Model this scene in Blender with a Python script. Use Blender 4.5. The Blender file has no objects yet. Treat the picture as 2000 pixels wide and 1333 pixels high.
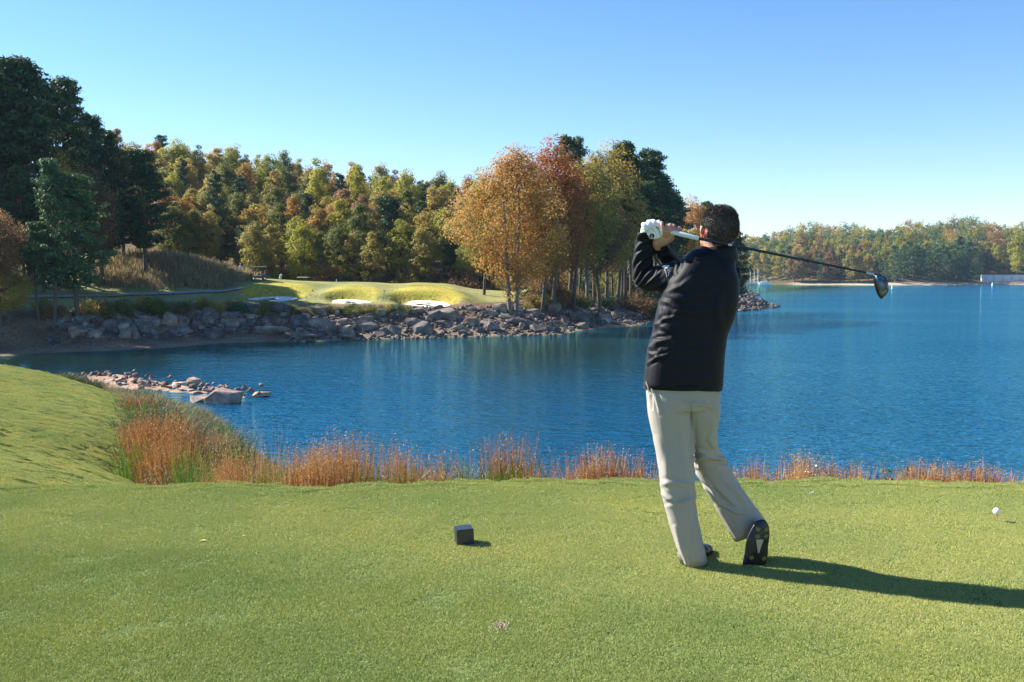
import bpy, bmesh, math, random
import numpy as np
from mathutils import Vector, Matrix, Euler, noise as mnoise

R = math.radians
scene = bpy.context.scene
C = scene.collection
rng = np.random.default_rng(7)
random.seed(7)

# ------------------------------------------------------------------ camera
FPX = 1944.4                       # focal length in photo pixels (35 mm lens, 2000 px wide)
CAM = np.array([0.0, 0.0, 1.48])
PITCH = math.atan(129.5 / FPX)
cam_d = bpy.data.cameras.new('camera')
cam_d.lens = 35.0; cam_d.sensor_width = 36.0; cam_d.sensor_fit = 'HORIZONTAL'
cam_d.clip_start = 0.05; cam_d.clip_end = 9000
cam = bpy.data.objects.new('camera', cam_d); C.objects.link(cam)
cam.location = CAM.tolist(); cam.rotation_euler = (R(90) - PITCH, 0, 0)
scene.camera = cam

# ------------------------------------------------------------------ light
SUN_EL, SUN_AZ = R(37), math.atan2(-0.93, 0.36)      # azimuth clockwise from +Y
world = bpy.data.worlds.new('World'); scene.world = world; world.use_nodes = True
wn = world.node_tree.nodes; wl = world.node_tree.links
for n in list(wn): wn.remove(n)
sky = wn.new('ShaderNodeTexSky'); sky.sky_type = 'NISHITA'; sky.sun_disc = False
sky.sun_elevation = SUN_EL; sky.sun_rotation = SUN_AZ
sky.altitude = 300; sky.air_density = 1.0; sky.dust_density = 0.05; sky.ozone_density = 2.2
bg = wn.new('ShaderNodeBackground'); bg.inputs['Strength'].default_value = 0.070
hs = wn.new('ShaderNodeHueSaturation'); hs.inputs['Saturation'].default_value = 1.22
wo = wn.new('ShaderNodeOutputWorld')
tn = wn.new('ShaderNodeMix'); tn.data_type = 'RGBA'; tn.blend_type = 'MULTIPLY'; tn.inputs[0].default_value = 1.0; tn.inputs[7].default_value = (0.98, 1.0, 1.10, 1)
wl.new(sky.outputs[0], hs.inputs['Color']); wl.new(hs.outputs[0], tn.inputs[6]); wl.new(tn.outputs[2], bg.inputs['Color']); wl.new(bg.outputs[0], wo.inputs['Surface'])
sd = bpy.data.lights.new('sun', 'SUN'); sd.energy = 5.0; sd.angle = R(0.53); sd.color = (1.0, 0.94, 0.84)
sun = bpy.data.objects.new('sun', sd); C.objects.link(sun)
sdir = Vector((math.sin(SUN_AZ) * math.cos(SUN_EL), math.cos(SUN_AZ) * math.cos(SUN_EL), math.sin(SUN_EL)))
sun.rotation_euler = (-sdir).to_track_quat('-Z', 'Y').to_euler()
sun.location = (-20, 10, 30)
scene.view_settings.view_transform = 'Standard'; scene.view_settings.look = 'None'
scene.view_settings.exposure = 1.42; scene.view_settings.gamma = 1.0
try: scene.view_settings.use_curve_mapping = False
except Exception: pass
try:
    scene.cycles.max_bounces = 6; scene.cycles.volume_bounces = 0; scene.cycles.diffuse_bounces = 3; scene.cycles.glossy_bounces = 2
    scene.cycles.transmission_bounces = 3; scene.cycles.transparent_max_bounces = 4
except Exception: pass

# ------------------------------------------------------------------ helpers
cp, sp = math.cos(PITCH), math.sin(PITCH)
def ray(px, py):
    xc = (px - 1000) / FPX; yc = -(py - 666.5) / FPX
    return np.array([xc, yc * sp + cp, yc * cp - sp])
def P(px, py, Y):
    d = ray(px, py); return CAM + d * (Y / d[1])
def G(px, py, z):
    d = ray(px, py); return CAM + d * ((z - CAM[2]) / d[2])
def px_of(v):
    """world (N,3) -> photo pixels, used only to say where a fold lies on the cloth"""
    q = np.asarray(v) - CAM
    f = q[:, 1] * cp - q[:, 2] * sp; u = q[:, 1] * sp + q[:, 2] * cp
    return 1000 + q[:, 0] / f * FPX, 666.5 - u / f * FPX
def xat(px, Y): return P(px, 537, Y)[0]
def ztop(py, Y): return P(1000, py, Y)[2]

def tag(o, label=None, cat=None, group=None, kind=None):
    if label: o['label'] = label
    if cat: o['category'] = cat
    if group: o['group'] = group
    if kind: o['kind'] = kind
    return o
def empty(name, loc=(0, 0, 0), rz=0.0):
    o = bpy.data.objects.new(name, None); C.objects.link(o)
    o.location = tuple(float(c) for c in loc); o.rotation_euler = (0, 0, rz); o.empty_display_size = 0.2
    return o
def mesh_np(name, V, F, mat=None, smooth=False):
    """V (N,3), F (M,k) equal-size faces"""
    V = np.asarray(V, dtype=np.float32); F = np.asarray(F, dtype=np.int32)
    me = bpy.data.meshes.new(name)
    k = F.shape[1]
    me.vertices.add(len(V)); me.vertices.foreach_set('co', V.ravel())
    me.loops.add(F.size); me.loops.foreach_set('vertex_index', F.ravel())
    me.polygons.add(len(F)); me.polygons.foreach_set('loop_start', np.arange(0, F.size, k, dtype=np.int32))
    try: me.polygons.foreach_set('loop_total', np.full(len(F), k, dtype=np.int32))
    except Exception: pass
    if smooth: me.polygons.foreach_set('use_smooth', np.ones(len(F), dtype=bool))
    me.update(calc_edges=True)
    if mat: me.materials.append(mat)
    return me
def link(name, me, parent=None, loc=None):
    o = bpy.data.objects.new(name, me); C.objects.link(o)
    if parent: o.parent = parent
    if loc is not None: o.location = tuple(float(c) for c in loc)
    return o
def bm_obj(name, bm, mat, parent=None, smooth=False, loc=None):
    me = bpy.data.meshes.new(name); bm.to_mesh(me); bm.free()
    if mat: me.materials.append(mat)
    if smooth:
        for p in me.polygons: p.use_smooth = True
    return link(name, me, parent, loc)
def face_attr(me, name, vals):
    a = me.attributes.new(name, 'FLOAT', 'FACE'); a.data.foreach_set('value', np.asarray(vals, dtype=np.float32))
def point_col(me, name, cols):
    a = me.attributes.new(name, 'FLOAT_COLOR', 'POINT')
    c = np.ones((len(cols), 4), dtype=np.float32); c[:, :3] = cols
    a.data.foreach_set('color', c.ravel())

def vnoise(x, y, seed=0, scale=1.0, octaves=3):
    """cheap smooth value noise on arrays, -1..1"""
    x = np.asarray(x, float) / scale; y = np.asarray(y, float) / scale
    out = 0; amp = 1; tot = 0
    for o in range(octaves):
        xi = np.floor(x).astype(np.int64); yi = np.floor(y).astype(np.int64)
        fx = x - xi; fy = y - yi; fx = fx * fx * (3 - 2 * fx); fy = fy * fy * (3 - 2 * fy)
        def h(a, b):
            n = (a * 374761393 + b * 668265263 + (seed + o) * 982451653) & 0x7fffffff
            n = ((n ^ (n >> 13)) * 1274126177) & 0x7fffffff
            return (n ^ (n >> 16)) % 65536 / 32768.0 - 1
        v = (h(xi, yi) * (1 - fx) + h(xi + 1, yi) * fx) * (1 - fy) + (h(xi, yi + 1) * (1 - fx) + h(xi + 1, yi + 1) * fx) * fy
        out = out + v * amp; tot += amp; amp *= 0.5; x = x * 2.03; y = y * 2.03
    return out / tot
def sstep(a, b, x):
    t = np.clip((np.asarray(x, float) - a) / (b - a), 0, 1); return t * t * (3 - 2 * t)

# ------------------------------------------------------------------ materials
def new_mat(name):
    m = bpy.data.materials.new(name); m.use_nodes = True
    nt = m.node_tree; b = nt.nodes['Principled BSDF']
    return m, nt, b
def nz(nt, scale, detail=4, coord='Object', rough=0.55, vec_scale=None):
    tc = nt.nodes.new('ShaderNodeTexCoord'); n = nt.nodes.new('ShaderNodeTexNoise')
    n.inputs['Scale'].default_value = scale; n.inputs['Detail'].default_value = detail; n.inputs['Roughness'].default_value = rough
    src = tc.outputs[coord]
    if vec_scale:
        mp = nt.nodes.new('ShaderNodeMapping'); mp.inputs['Scale'].default_value = vec_scale
        nt.links.new(src, mp.inputs[0]); src = mp.outputs[0]
    nt.links.new(src, n.inputs['Vector'])
    return n
def ramp(nt, src, stops):
    r = nt.nodes.new('ShaderNodeValToRGB'); e = r.color_ramp.elements
    while len(e) < len(stops): e.new(0.5)
    for i, (p, c) in enumerate(stops):
        e[i].position = p; e[i].color = (*c, 1) if len(c) == 3 else c
    nt.links.new(src, r.inputs[0]); return r
def mix(nt, a, b, fac, mode='MIX'):
    m = nt.nodes.new('ShaderNodeMix'); m.data_type = 'RGBA'; m.blend_type = mode
    for s, v in ((m.inputs[6], a), (m.inputs[7], b), (m.inputs[0], fac)):
        if hasattr(v, 'is_linked'): nt.links.new(v, s)
        elif isinstance(v, (int, float)): s.default_value = v
        else: s.default_value = (*v, 1)
    return m.outputs[2]
def bump(nt, b, height, strength, dist=0.01, prev=None):
    bp = nt.nodes.new('ShaderNodeBump'); bp.inputs['Strength'].default_value = strength; bp.inputs['Distance'].default_value = dist
    nt.links.new(height, bp.inputs['Height'])
    if prev: nt.links.new(prev, bp.inputs['Normal'])
    nt.links.new(bp.outputs[0], b.inputs['Normal']); return bp.outputs[0]
def simple(name, col, rough=0.6, var=0.15, scale=8, bmp=0.0, bdist=0.004, metal=0.0, spec=0.5, coord='Object'):
    m, nt, b = new_mat(name)
    n = nz(nt, scale, 5, coord)
    c = np.array(col)
    r = ramp(nt, n.outputs[0], [(0.25, tuple(c * (1 - var))), (0.75, tuple(np.minimum(c * (1 + var), 1)))])
    nt.links.new(r.outputs[0], b.inputs['Base Color'])
    b.inputs['Roughness'].default_value = rough; b.inputs['Metallic'].default_value = metal
    b.inputs['Specular IOR Level'].default_value = spec
    if bmp: bump(nt, b, n.outputs[0], bmp, bdist)
    return m

def leaf_mat(name, cols, trans=0.35, obj_var=0.5, noise_scale=0.5, rough=0.6):
    """foliage: the colour wanders between stops by clump, leaf and tree"""
    m, nt, b = new_mat(name)
    at = nt.nodes.new('ShaderNodeAttribute'); at.attribute_name = 'tint'
    oi = nt.nodes.new('ShaderNodeObjectInfo')
    n = nz(nt, noise_scale, 2)
    a1 = nt.nodes.new('ShaderNodeMath'); a1.operation = 'MULTIPLY_ADD'
    nt.links.new(n.outputs[0], a1.inputs[0]); a1.inputs[1].default_value = 0.9; nt.links.new(at.outputs['Fac'], a1.inputs[2])
    a2 = nt.nodes.new('ShaderNodeMath'); a2.operation = 'MULTIPLY_ADD'
    nt.links.new(oi.outputs['Random'], a2.inputs[0]); a2.inputs[1].default_value = obj_var; nt.links.new(a1.outputs[0], a2.inputs[2])
    k = len(cols)
    lo, hi = 0.25, 0.85 + obj_var
    a3 = nt.nodes.new('ShaderNodeMapRange'); nt.links.new(a2.outputs[0], a3.inputs[0])
    a3.inputs[1].default_value = lo; a3.inputs[2].default_value = hi
    r = ramp(nt, a3.outputs[0], [(i / (k - 1), c) for i, c in enumerate(cols)])
    nt.links.new(r.outputs[0], b.inputs['Base Color'])
    b.inputs['Roughness'].default_value = rough; b.inputs['Specular IOR Level'].default_value = 0.25
    tr = nt.nodes.new('ShaderNodeBsdfTranslucent'); nt.links.new(r.outputs[0], tr.inputs['Color'])
    ms = nt.nodes.new('ShaderNodeMixShader'); ms.inputs[0].default_value = trans
    nt.links.new(b.outputs[0], ms.inputs[1]); nt.links.new(tr.outputs[0], ms.inputs[2])
    nt.links.new(ms.outputs[0], nt.nodes['Material Output'].inputs['Surface'])
    return m

M = {}
M['pine'] = leaf_mat('pine_needles', [(0.030, 0.065, 0.028), (0.055, 0.100, 0.038), (0.085, 0.140, 0.050), (0.13, 0.18, 0.065)], 0.15, 0.35)
M['pine_light'] = leaf_mat('pine_needles_pale', [(0.055, 0.11, 0.045), (0.10, 0.17, 0.06), (0.16, 0.22, 0.08)], 0.2, 0.3)
M['green'] = leaf_mat('leaves_green', [(0.10, 0.13, 0.035), (0.17, 0.19, 0.05), (0.27, 0.26, 0.06), (0.38, 0.31, 0.07)], 0.5, 0.5)
M['olive'] = leaf_mat('leaves_olive', [(0.20, 0.20, 0.05), (0.34, 0.29, 0.07), (0.48, 0.34, 0.08), (0.58, 0.36, 0.09)], 0.5, 0.5)
M['yellow'] = leaf_mat('leaves_yellow', [(0.24, 0.26, 0.04), (0.38, 0.36, 0.05), (0.50, 0.42, 0.06)], 0.5, 0.4)
M['orange'] = leaf_mat('leaves_orange', [(0.22, 0.19, 0.05), (0.40, 0.25, 0.06), (0.52, 0.25, 0.07), (0.56, 0.33, 0.07)], 0.5, 0.4)
M['brown'] = leaf_mat('leaves_russet', [(0.16, 0.12, 0.055), (0.28, 0.17, 0.08), (0.37, 0.20, 0.10), (0.32, 0.24, 0.10)], 0.5, 0.4)
M['red'] = leaf_mat('leaves_red', [(0.34, 0.12, 0.035), (0.46, 0.19, 0.05), (0.46, 0.27, 0.06)], 0.5, 0.4)
M['bark'] = simple('bark', (0.09, 0.075, 0.06), 0.9, 0.35, 3.0, 0.8, 0.03)
M['bark_pale'] = simple('bark_pale', (0.15, 0.135, 0.115), 0.9, 0.3, 3.0, 0.8, 0.03)
M['bark_pine'] = simple('bark_pine', (0.11, 0.08, 0.06), 0.95, 0.4, 2.0, 0.8, 0.04)
M['black'] = simple('black_plastic', (0.012, 0.012, 0.013), 0.45, 0.1)
M['white'] = simple('white_paint', (0.78, 0.78, 0.76), 0.4, 0.04)
M['chrome'] = simple('chrome', (0.6, 0.6, 0.62), 0.25, 0.05, metal=1.0)
# ------------------------------------------------------------------ the lake
WZ = -6.0
def water_mat():
    m, nt, b = new_mat('lake_water')
    geo = nt.nodes.new('ShaderNodeNewGeometry')
    def wave(scale, vs, detail, seed):
        mp = nt.nodes.new('ShaderNodeMapping'); mp.inputs['Scale'].default_value = vs
        mp.inputs['Rotation'].default_value = (0, 0, R(seed)); mp.inputs['Location'].default_value = (seed * 3.1, seed, 0)
        nt.links.new(geo.outputs['Position'], mp.inputs[0])
        n = nt.nodes.new('ShaderNodeTexNoise'); n.inputs['Scale'].default_value = scale; n.inputs['Detail'].default_value = detail
        n.inputs['Roughness'].default_value = 0.6
        nt.links.new(mp.outputs[0], n.inputs['Vector']); return n.outputs[0]
    w1 = wave(1.5, (0.8, 1.6, 1), 2, 8); w2 = wave(0.4, (0.7, 1.3, 1), 1, -11)
    # wind streaks: the ripple height changes from patch to patch; the cove on the left lies calm
    sx = nt.nodes.new('ShaderNodeSeparateXYZ'); nt.links.new(geo.outputs['Position'], sx.inputs[0])
    st = wave(0.012, (0.5, 2.2, 1), 3, 4)
    cr = nt.nodes.new('ShaderNodeMapRange'); nt.links.new(st, cr.inputs[0])
    cr.inputs[1].default_value = 0.3; cr.inputs[2].default_value = 0.7; cr.inputs[3].default_value = 0.55; cr.inputs[4].default_value = 1.3
    # calm: towards far-left cove
    ax = nt.nodes.new('ShaderNodeMath'); ax.operation = 'MULTIPLY_ADD'
    nt.links.new(sx.outputs['X'], ax.inputs[0]); ax.inputs[1].default_value = 1.0
    ay = nt.nodes.new('ShaderNodeMath'); ay.operation = 'MULTIPLY'
    nt.links.new(sx.outputs['Y'], ay.inputs[0]); ay.inputs[1].default_value = -0.45
    nt.links.new(ay.outputs[0], ax.inputs[2])
    calm = nt.nodes.new('ShaderNodeMapRange'); nt.links.new(ax.outputs[0], calm.inputs[0])
    calm.inputs[1].default_value = -80; calm.inputs[2].default_value = -45; calm.inputs[3].default_value = 0.18; calm.inputs[4].default_value = 1.0
    cove_refl = nt.nodes.new('ShaderNodeMapRange'); cove_refl.interpolation_type = 'SMOOTHSTEP'; nt.links.new(ax.outputs[0], cove_refl.inputs[0])
    cove_refl.inputs[1].default_value = -82; cove_refl.inputs[2].default_value = -30
    mm = nt.nodes.new('ShaderNodeMath'); mm.operation = 'MULTIPLY'
    nt.links.new(cr.outputs[0], mm.inputs[0]); nt.links.new(calm.outputs[0], mm.inputs[1])
    # water off the wooded point lies calmer; the trees' reflection is also painted in
    def m2(op, a, b_=None, c_=None):
        q = nt.nodes.new('ShaderNodeMath'); q.operation = op
        for i, v in enumerate((a, b_, c_)):
            if v is None: continue
            if hasattr(v, 'is_linked'): nt.links.new(v, q.inputs[i])
            else: q.inputs[i].default_value = v
        return q.outputs[0]
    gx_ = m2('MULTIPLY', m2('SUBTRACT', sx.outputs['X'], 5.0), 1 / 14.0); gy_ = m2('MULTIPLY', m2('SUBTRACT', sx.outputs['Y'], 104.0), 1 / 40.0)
    lee_refl = m2('EXPONENT', m2('MULTIPLY', m2('ADD', m2('MULTIPLY', gx_, gx_), m2('MULTIPLY', gy_, gy_)), -1.0))
    mm_out = m2('MULTIPLY', mm.outputs[0], m2('MULTIPLY_ADD', lee_refl, -0.55, 1.0))
    mx = nt.nodes.new('ShaderNodeMath'); mx.operation = 'ADD'; nt.links.new(w1, mx.inputs[0]); nt.links.new(w2, mx.inputs[1])
    mu = nt.nodes.new('ShaderNodeMath'); mu.operation = 'MULTIPLY'; nt.links.new(mx.outputs[0], mu.inputs[0]); nt.links.new(mm_out, mu.inputs[1])
    # light coming back up out of the water is weak and teal; the colour is mostly mirrored sky
    nrm = bump(nt, b, mu.outputs[0], 1.0, 0.22)
    c = mix(nt, (0.010, 0.018, 0.012), (0.004, 0.064, 0.140), cove_refl.outputs[0]); c = mix(nt, c, (0.016, 0.030, 0.016), m2('MULTIPLY', lee_refl, 0.85)); nt.links.new(c, b.inputs['Base Color'])  # tree reflections painted dark into the body colour, cove and off the point
    b.inputs['Roughness'].default_value = 0.5; b.inputs['Specular IOR Level'].default_value = 0.0
    fr = nt.nodes.new('ShaderNodeFresnel'); fr.inputs['IOR'].default_value = 2.1; nt.links.new(nrm, fr.inputs['Normal'])
    gl = nt.nodes.new('ShaderNodeBsdfGlossy'); gl.inputs['Roughness'].default_value = 0.05; gl.inputs['Color'].default_value = (0.44, 0.96, 1.0, 1); nt.links.new(nrm, gl.inputs['Normal'])
    ms = nt.nodes.new('ShaderNodeMixShader'); nt.links.new(fr.outputs[0], ms.inputs[0]); nt.links.new(b.outputs[0], ms.inputs[1]); nt.links.new(gl.outputs[0], ms.inputs[2])
    nt.links.new(ms.outputs[0], nt.nodes['Material Output'].inputs['Surface'])
    return m
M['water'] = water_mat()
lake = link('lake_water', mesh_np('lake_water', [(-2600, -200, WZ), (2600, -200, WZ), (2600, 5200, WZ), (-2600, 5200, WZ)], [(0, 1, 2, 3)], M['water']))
tag(lake, 'rippled blue lake water', kind='structure')

# ------------------------------------------------------------------ near ground (tee and mound)
ctl = []
def cpx(px, py, Y): p = P(px, py, Y); ctl.append((p[0], p[1], p[2]))
for a in [(-500, 930, 14), (-500, 760, 26), (-600, 660, 40), (0, 942, 14), (150, 944, 14.5), (280, 942, 15), (0, 900, 19), (100, 905, 18.5),
          (0, 830, 25), (0, 765, 31), (-150, 700, 37), (0, 712, 38), (60, 722, 38.5), (120, 737, 38), (175, 752, 38), (225, 772, 37),
          (100, 850, 24), (200, 900, 19), (230, 850, 25), (250, 885, 21), (330, 918, 17), (180, 800, 29), (300, 797, 47), (262, 776, 52), (375, 822, 41), (435, 852, 34.5), (462, 874, 29)]: cpx(*a)
for X, Y, Z in [(-60, 8, -.3), (-60, 20, -1.0), (-60, 45, 0.5), (-60, 60, -1), (-60, 75, -8), (-30, 52, -5), (-34, 60, -7), (-40, 48, -3), 
                (-10.5, 42, -6.4), (-7.0, 33, -6.3), (-9, 22, -3.6), (-6, 24, -5.5), (-5, 18, -3.8), (-4, 21, -5.4),
                (-6.5, 14, -2.0), (-4.5, 10, -1.1), (-4.5, 13, -2.0),
                (-22, 62, -6.3), (-8, 60, -9), (-12, 75, -10), (-30, 80, -10)]: ctl.append((X, Y, Z))
for X in (-2, 2, 6, 10, 16, 26, 40):
    for Y, Z in ((8, -.45), (9.5, -1.1), (12, -2.5), (15, -4.1), (19, -5.8), (23, -7.2), (35, -9), (60, -11)): ctl.append((X, Y, Z))
ctl = np.array(ctl)
def rbf_fit(pts):
    d = np.linalg.norm(pts[:, None, :2] - pts[None, :, :2], axis=2)
    n = len(pts); K = np.zeros((n + 3, n + 3)); K[:n, :n] = d * d * np.log(d + 1e-6) + np.eye(n) * 25.0
    K[:n, n] = 1; K[:n, n + 1:] = pts[:, :2]; K[n, :n] = 1; K[n + 1:, :n] = pts[:, :2].T
    return np.linalg.solve(K, np.concatenate([pts[:, 2], [0, 0, 0]]))
W_ = rbf_fit(ctl)
def edge_y(x): return 6.98 + 0.08 * np.sin(x * 0.9) - 0.010 * (x - 0.5) ** 2 + 0.05 * np.sin(x * 2.3 + 1)
def zn(x, y):
    x = np.asarray(x, float); y = np.asarray(y, float); sh = x.shape; xf = x.ravel(); yf = y.ravel()
    out = np.empty(len(xf))
    for i in range(0, len(xf), 20000):
        a = xf[i:i + 20000]; b_ = yf[i:i + 20000]
        d = np.sqrt((a[:, None] - ctl[None, :, 0]) ** 2 + (b_[:, None] - ctl[None, :, 1]) ** 2)
        out[i:i + 20000] = (d * d * np.log(d + 1e-6)) @ W_[:len(ctl)] + W_[len(ctl)] + W_[len(ctl) + 1] * a + W_[len(ctl) + 2] * b_
    out = out.reshape(sh)
    e = edge_y(np.clip(x, -12, 12))
    t = sstep(-0.15, 1.6, y - e)
    tee = -0.02 * sstep(-1.2, 0.2, y - e) + 0.0 - 0.25 * np.clip(y - e, 0, 3) ** 1.0 * sstep(0, .6, y - e)
    rough = 0.012 * vnoise(x, y, 5, 1.7, 2) * sstep(1, 4, y - e)
    return tee * (1 - t) + (out + rough) * t

def grass_cols(name):
    """mown turf seen as ground colour, with tone patches and a little dead thatch"""
    m, nt, b = new_mat(name)
    a = nz(nt, 0.55, 3); f = nz(nt, 160, 3); mid = nz(nt, 14, 4)
    r1 = ramp(nt, a.outputs[0], [(0.3, (0.090, 0.150, 0.032)), (0.5, (0.125, 0.185, 0.040)), (0.7, (0.175, 0.215, 0.055))])
    r2 = ramp(nt, f.outputs[0], [(0.3, (0.35, 0.38, 0.3)), (0.5, (1, 1, 1)), (0.72, (1.6, 1.5, 1.5))])
    r3 = ramp(nt, mid.outputs[0], [(0.3, (0.8, 0.85, 0.8)), (0.7, (1.15, 1.1, 1.1))])
    c = mix(nt, r1.outputs[0], r2.outputs[0], 1.0, 'MULTIPLY'); c = mix(nt, c, r3.outputs[0], 1.0, 'MULTIPLY')
    nt.links.new(c, b.inputs['Base Color']); b.inputs['Roughness'].default_value = 0.8; b.inputs['Specular IOR Level'].default_value = 0.2
    bump(nt, b, f.outputs[0], 0.6, 0.012)
    return m
def attr_ground(name, fine=30, bd=0.05, bs=0.6):
    m, nt, b = new_mat(name)
    at = nt.nodes.new('ShaderNodeAttribute'); at.attribute_name = 'Col'
    f = nz(nt, fine, 4); mid = nz(nt, fine / 12, 4)
    r2 = ramp(nt, f.outputs[0], [(0.3, (0.55, 0.58, 0.5)), (0.5, (1, 1, 1)), (0.72, (1.35, 1.3, 1.3))])
    r3 = ramp(nt, mid.outputs[0], [(0.3, (0.75, 0.8, 0.75)), (0.7, (1.2, 1.12, 1.1))])
    c = mix(nt, at.outputs['Color'], r2.outputs[0], 1.0, 'MULTIPLY'); c = mix(nt, c, r3.outputs[0], 1.0, 'MULTIPLY')
    nt.links.new(c, b.inputs['Base Color']); b.inputs['Roughness'].default_value = 0.9; b.inputs['Specular IOR Level'].default_value = 0.15
    bump(nt, b, f.outputs[0], bs, bd)
    return m
M['near_ground'] = attr_ground('near_ground', 60, 0.02, 0.6)
M['far_ground'] = attr_ground('far_ground', 3.0, 0.15, 0.6)
def grid_mesh(name, xs, ys, zf, mat, colf):
    X, Y = np.meshgrid(xs, ys); Z = zf(X, Y)
    V = np.stack([X.ravel(), Y.ravel(), Z.ravel()], 1)
    nx = len(xs); ny = len(ys)
    i = np.arange(nx - 1)[None, :] + np.arange(ny - 1)[:, None] * nx; i = i.ravel()
    F = np.stack([i, i + 1, i + 1 + nx, i + nx], 1)
    me = mesh_np(name, V, F, mat, smooth=True)
    point_col(me, 'Col', colf(X.ravel(), Y.ravel(), Z.ravel()))
    return me
def lerp(a, b, t): return np.asarray(a) * (1 - t[:, None]) + np.asarray(b) * t[:, None]
def near_tone(x, y):
    """0..1: where the turf is darker and bluer"""
    d = (y - (5.25 - 0.62 * (x + 1.9) * 0.55)) + 0.25 * vnoise(x, y, 11, 0.8, 3)
    a = 1 - sstep(-0.15, 0.35, d)
    far = sstep(6.1, 6.9, y + 0.35 * vnoise(x, y, 21, 1.3, 2)) * 0.75
    return np.clip(np.maximum(a * 0.75 * (1 - sstep(0.6, 2.4, x)), far), 0, 1)
def mound_edge(y): return np.interp(y, [7, 14.5, 19, 25, 37, 45], [-3.9, -4.6, -6.5, -9.6, -14.7, -18])
def near_col(x, y, z):
    e = edge_y(np.clip(x, -12, 12)); n = vnoise(x, y, 31, 1.6, 3); n2 = vnoise(x, y, 33, 0.35, 3)
    c = lerp((0.145, 0.185, 0.05), (0.10, 0.15, 0.05), near_tone(x, y))
    c = c * (1 + 0.15 * n2[:, None])
    mound = lerp((0.20, 0.24, 0.06), (0.28, 0.26, 0.09), np.clip(0.45 + 0.9 * n + 0.3 * n2 + 0.5 * sstep(22, 15, y), 0, 1))
    t = sstep(0.1, 0.8, y - e)
    c = c * (1 - t[:, None]) + mound * t[:, None]
    bank = np.maximum(sstep(-4.0, -4.6, z + 0.2 * n) * sstep(9, 14, y), sstep(-.5, .5, x - mound_edge(y) + .5 * n2) * sstep(7.5, 8.5, y))
    right = sstep(-5.2, -3.6, x + 0.02 * y) * sstep(0.3, 0.9, y - e)
    k = np.clip(bank + right, 0, 1)
    soil = lerp((0.10, 0.075, 0.045), (0.19, 0.12, 0.075), np.clip(0.5 + n2, 0, 1))
    return c * (1 - k[:, None]) + soil * k[:, None]
xs = np.concatenate([np.arange(-62, -14, 1.0), np.arange(-14, 14, 0.22), np.arange(14, 42, 1.0)])
ys = np.concatenate([np.arange(-12, 6, 0.4), np.arange(6, 10, 0.12), np.arange(10, 46, 0.32), np.arange(46, 82, 1.2)])
tee_ground = link('tee_ground', grid_mesh('tee_ground', xs, ys, zn, M['near_ground'], near_col))
tag(tee_ground, 'green tee lawn and grassy mound sloping to the lake', kind='structure')

# ------------------------------------------------------------------ real grass blades (geometry nodes, instanced tiles)
def blade_mat(name, cols, tone=False):
    m, nt, b = new_mat(name)
    geo = nt.nodes.new('ShaderNodeNewGeometry')
    r = ramp(nt, geo.outputs['Random Per Island'], [(i / (len(cols) - 1), c) for i, c in enumerate(cols)])
    tc = nt.nodes.new('ShaderNodeNewGeometry')
    n = nt.nodes.new('ShaderNodeTexNoise'); n.inputs['Scale'].default_value = 0.9; n.inputs['Detail'].default_value = 4
    nt.links.new(tc.outputs['Position'], n.inputs['Vector'])
    r3 = ramp(nt, n.outputs[0], [(0.3, (0.86, 0.93, 0.90)), (0.5, (1, 1, 1)), (0.7, (1.14, 1.07, 1.02))])
    c = mix(nt, r.outputs[0], r3.outputs[0], 1.0, 'MULTIPLY')
    if tone:
        sx = nt.nodes.new('ShaderNodeSeparateXYZ'); nt.links.new(tc.outputs['Position'], sx.inputs[0])
        # darker turf in the front left of the tee: a curved border, roughened by noise
        def mth(op, a, b_, c_=None):
            q = nt.nodes.new('ShaderNodeMath'); q.operation = op
            for i, v in enumerate((a, b_, c_)):
                if v is None: continue
                if hasattr(v, 'is_linked'): nt.links.new(v, q.inputs[i])
                else: q.inputs[i].default_value = v
            return q.outputs[0]
        n2 = nt.nodes.new('ShaderNodeTexNoise'); n2.inputs['Scale'].default_value = 1.6; n2.inputs['Detail'].default_value = 5
        nt.links.new(tc.outputs['Position'], n2.inputs['Vector'])
        v = mth('MULTIPLY_ADD', sx.outputs['X'], 0.34, sx.outputs['Y'])
        v = mth('MULTIPLY_ADD', n2.outputs[0], 0.9, v)
        mr = nt.nodes.new('ShaderNodeMapRange'); mr.interpolation_type = 'SMOOTHSTEP'; nt.links.new(v, mr.inputs[0])
        mr.inputs[1].default_value = 4.75; mr.inputs[2].default_value = 5.25; mr.inputs[3].default_value = 1; mr.inputs[4].default_value = 0
        mf = nt.nodes.new('ShaderNodeMapRange'); mf.interpolation_type = 'SMOOTHSTEP'
        nt.links.new(mth('MULTIPLY_ADD', n2.outputs[0], 0.9, sx.outputs['Y']), mf.inputs[0])
        mf.inputs[1].default_value = 6.3; mf.inputs[2].default_value = 7.2; mf.inputs[3].default_value = 0; mf.inputs[4].default_value = 0.6
        fac = mth('MAXIMUM', mr.outputs[0], mf.outputs[0])
        dark = mix(nt, c, (0.83, 0.89, 0.80), 1.0, 'MULTIPLY')
        c = mix(nt, c, dark, fac)
    nt.links.new(c, b.inputs['Base Color']); b.inputs['Roughness'].default_value = 0.6; b.inputs['Specular IOR Level'].default_value = 0.3
    tr = nt.nodes.new('ShaderNodeBsdfTranslucent'); nt.links.new(c, tr.inputs['Color'])
    ms = nt.nodes.new('ShaderNodeMixShader'); ms.inputs[0].default_value = 0.45
    nt.links.new(b.outputs[0], ms.inputs[1]); nt.links.new(tr.outputs[0], ms.inputs[2])
    nt.links.new(ms.outputs[0], nt.nodes['Material Output'].inputs['Surface'])
    return m
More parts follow.
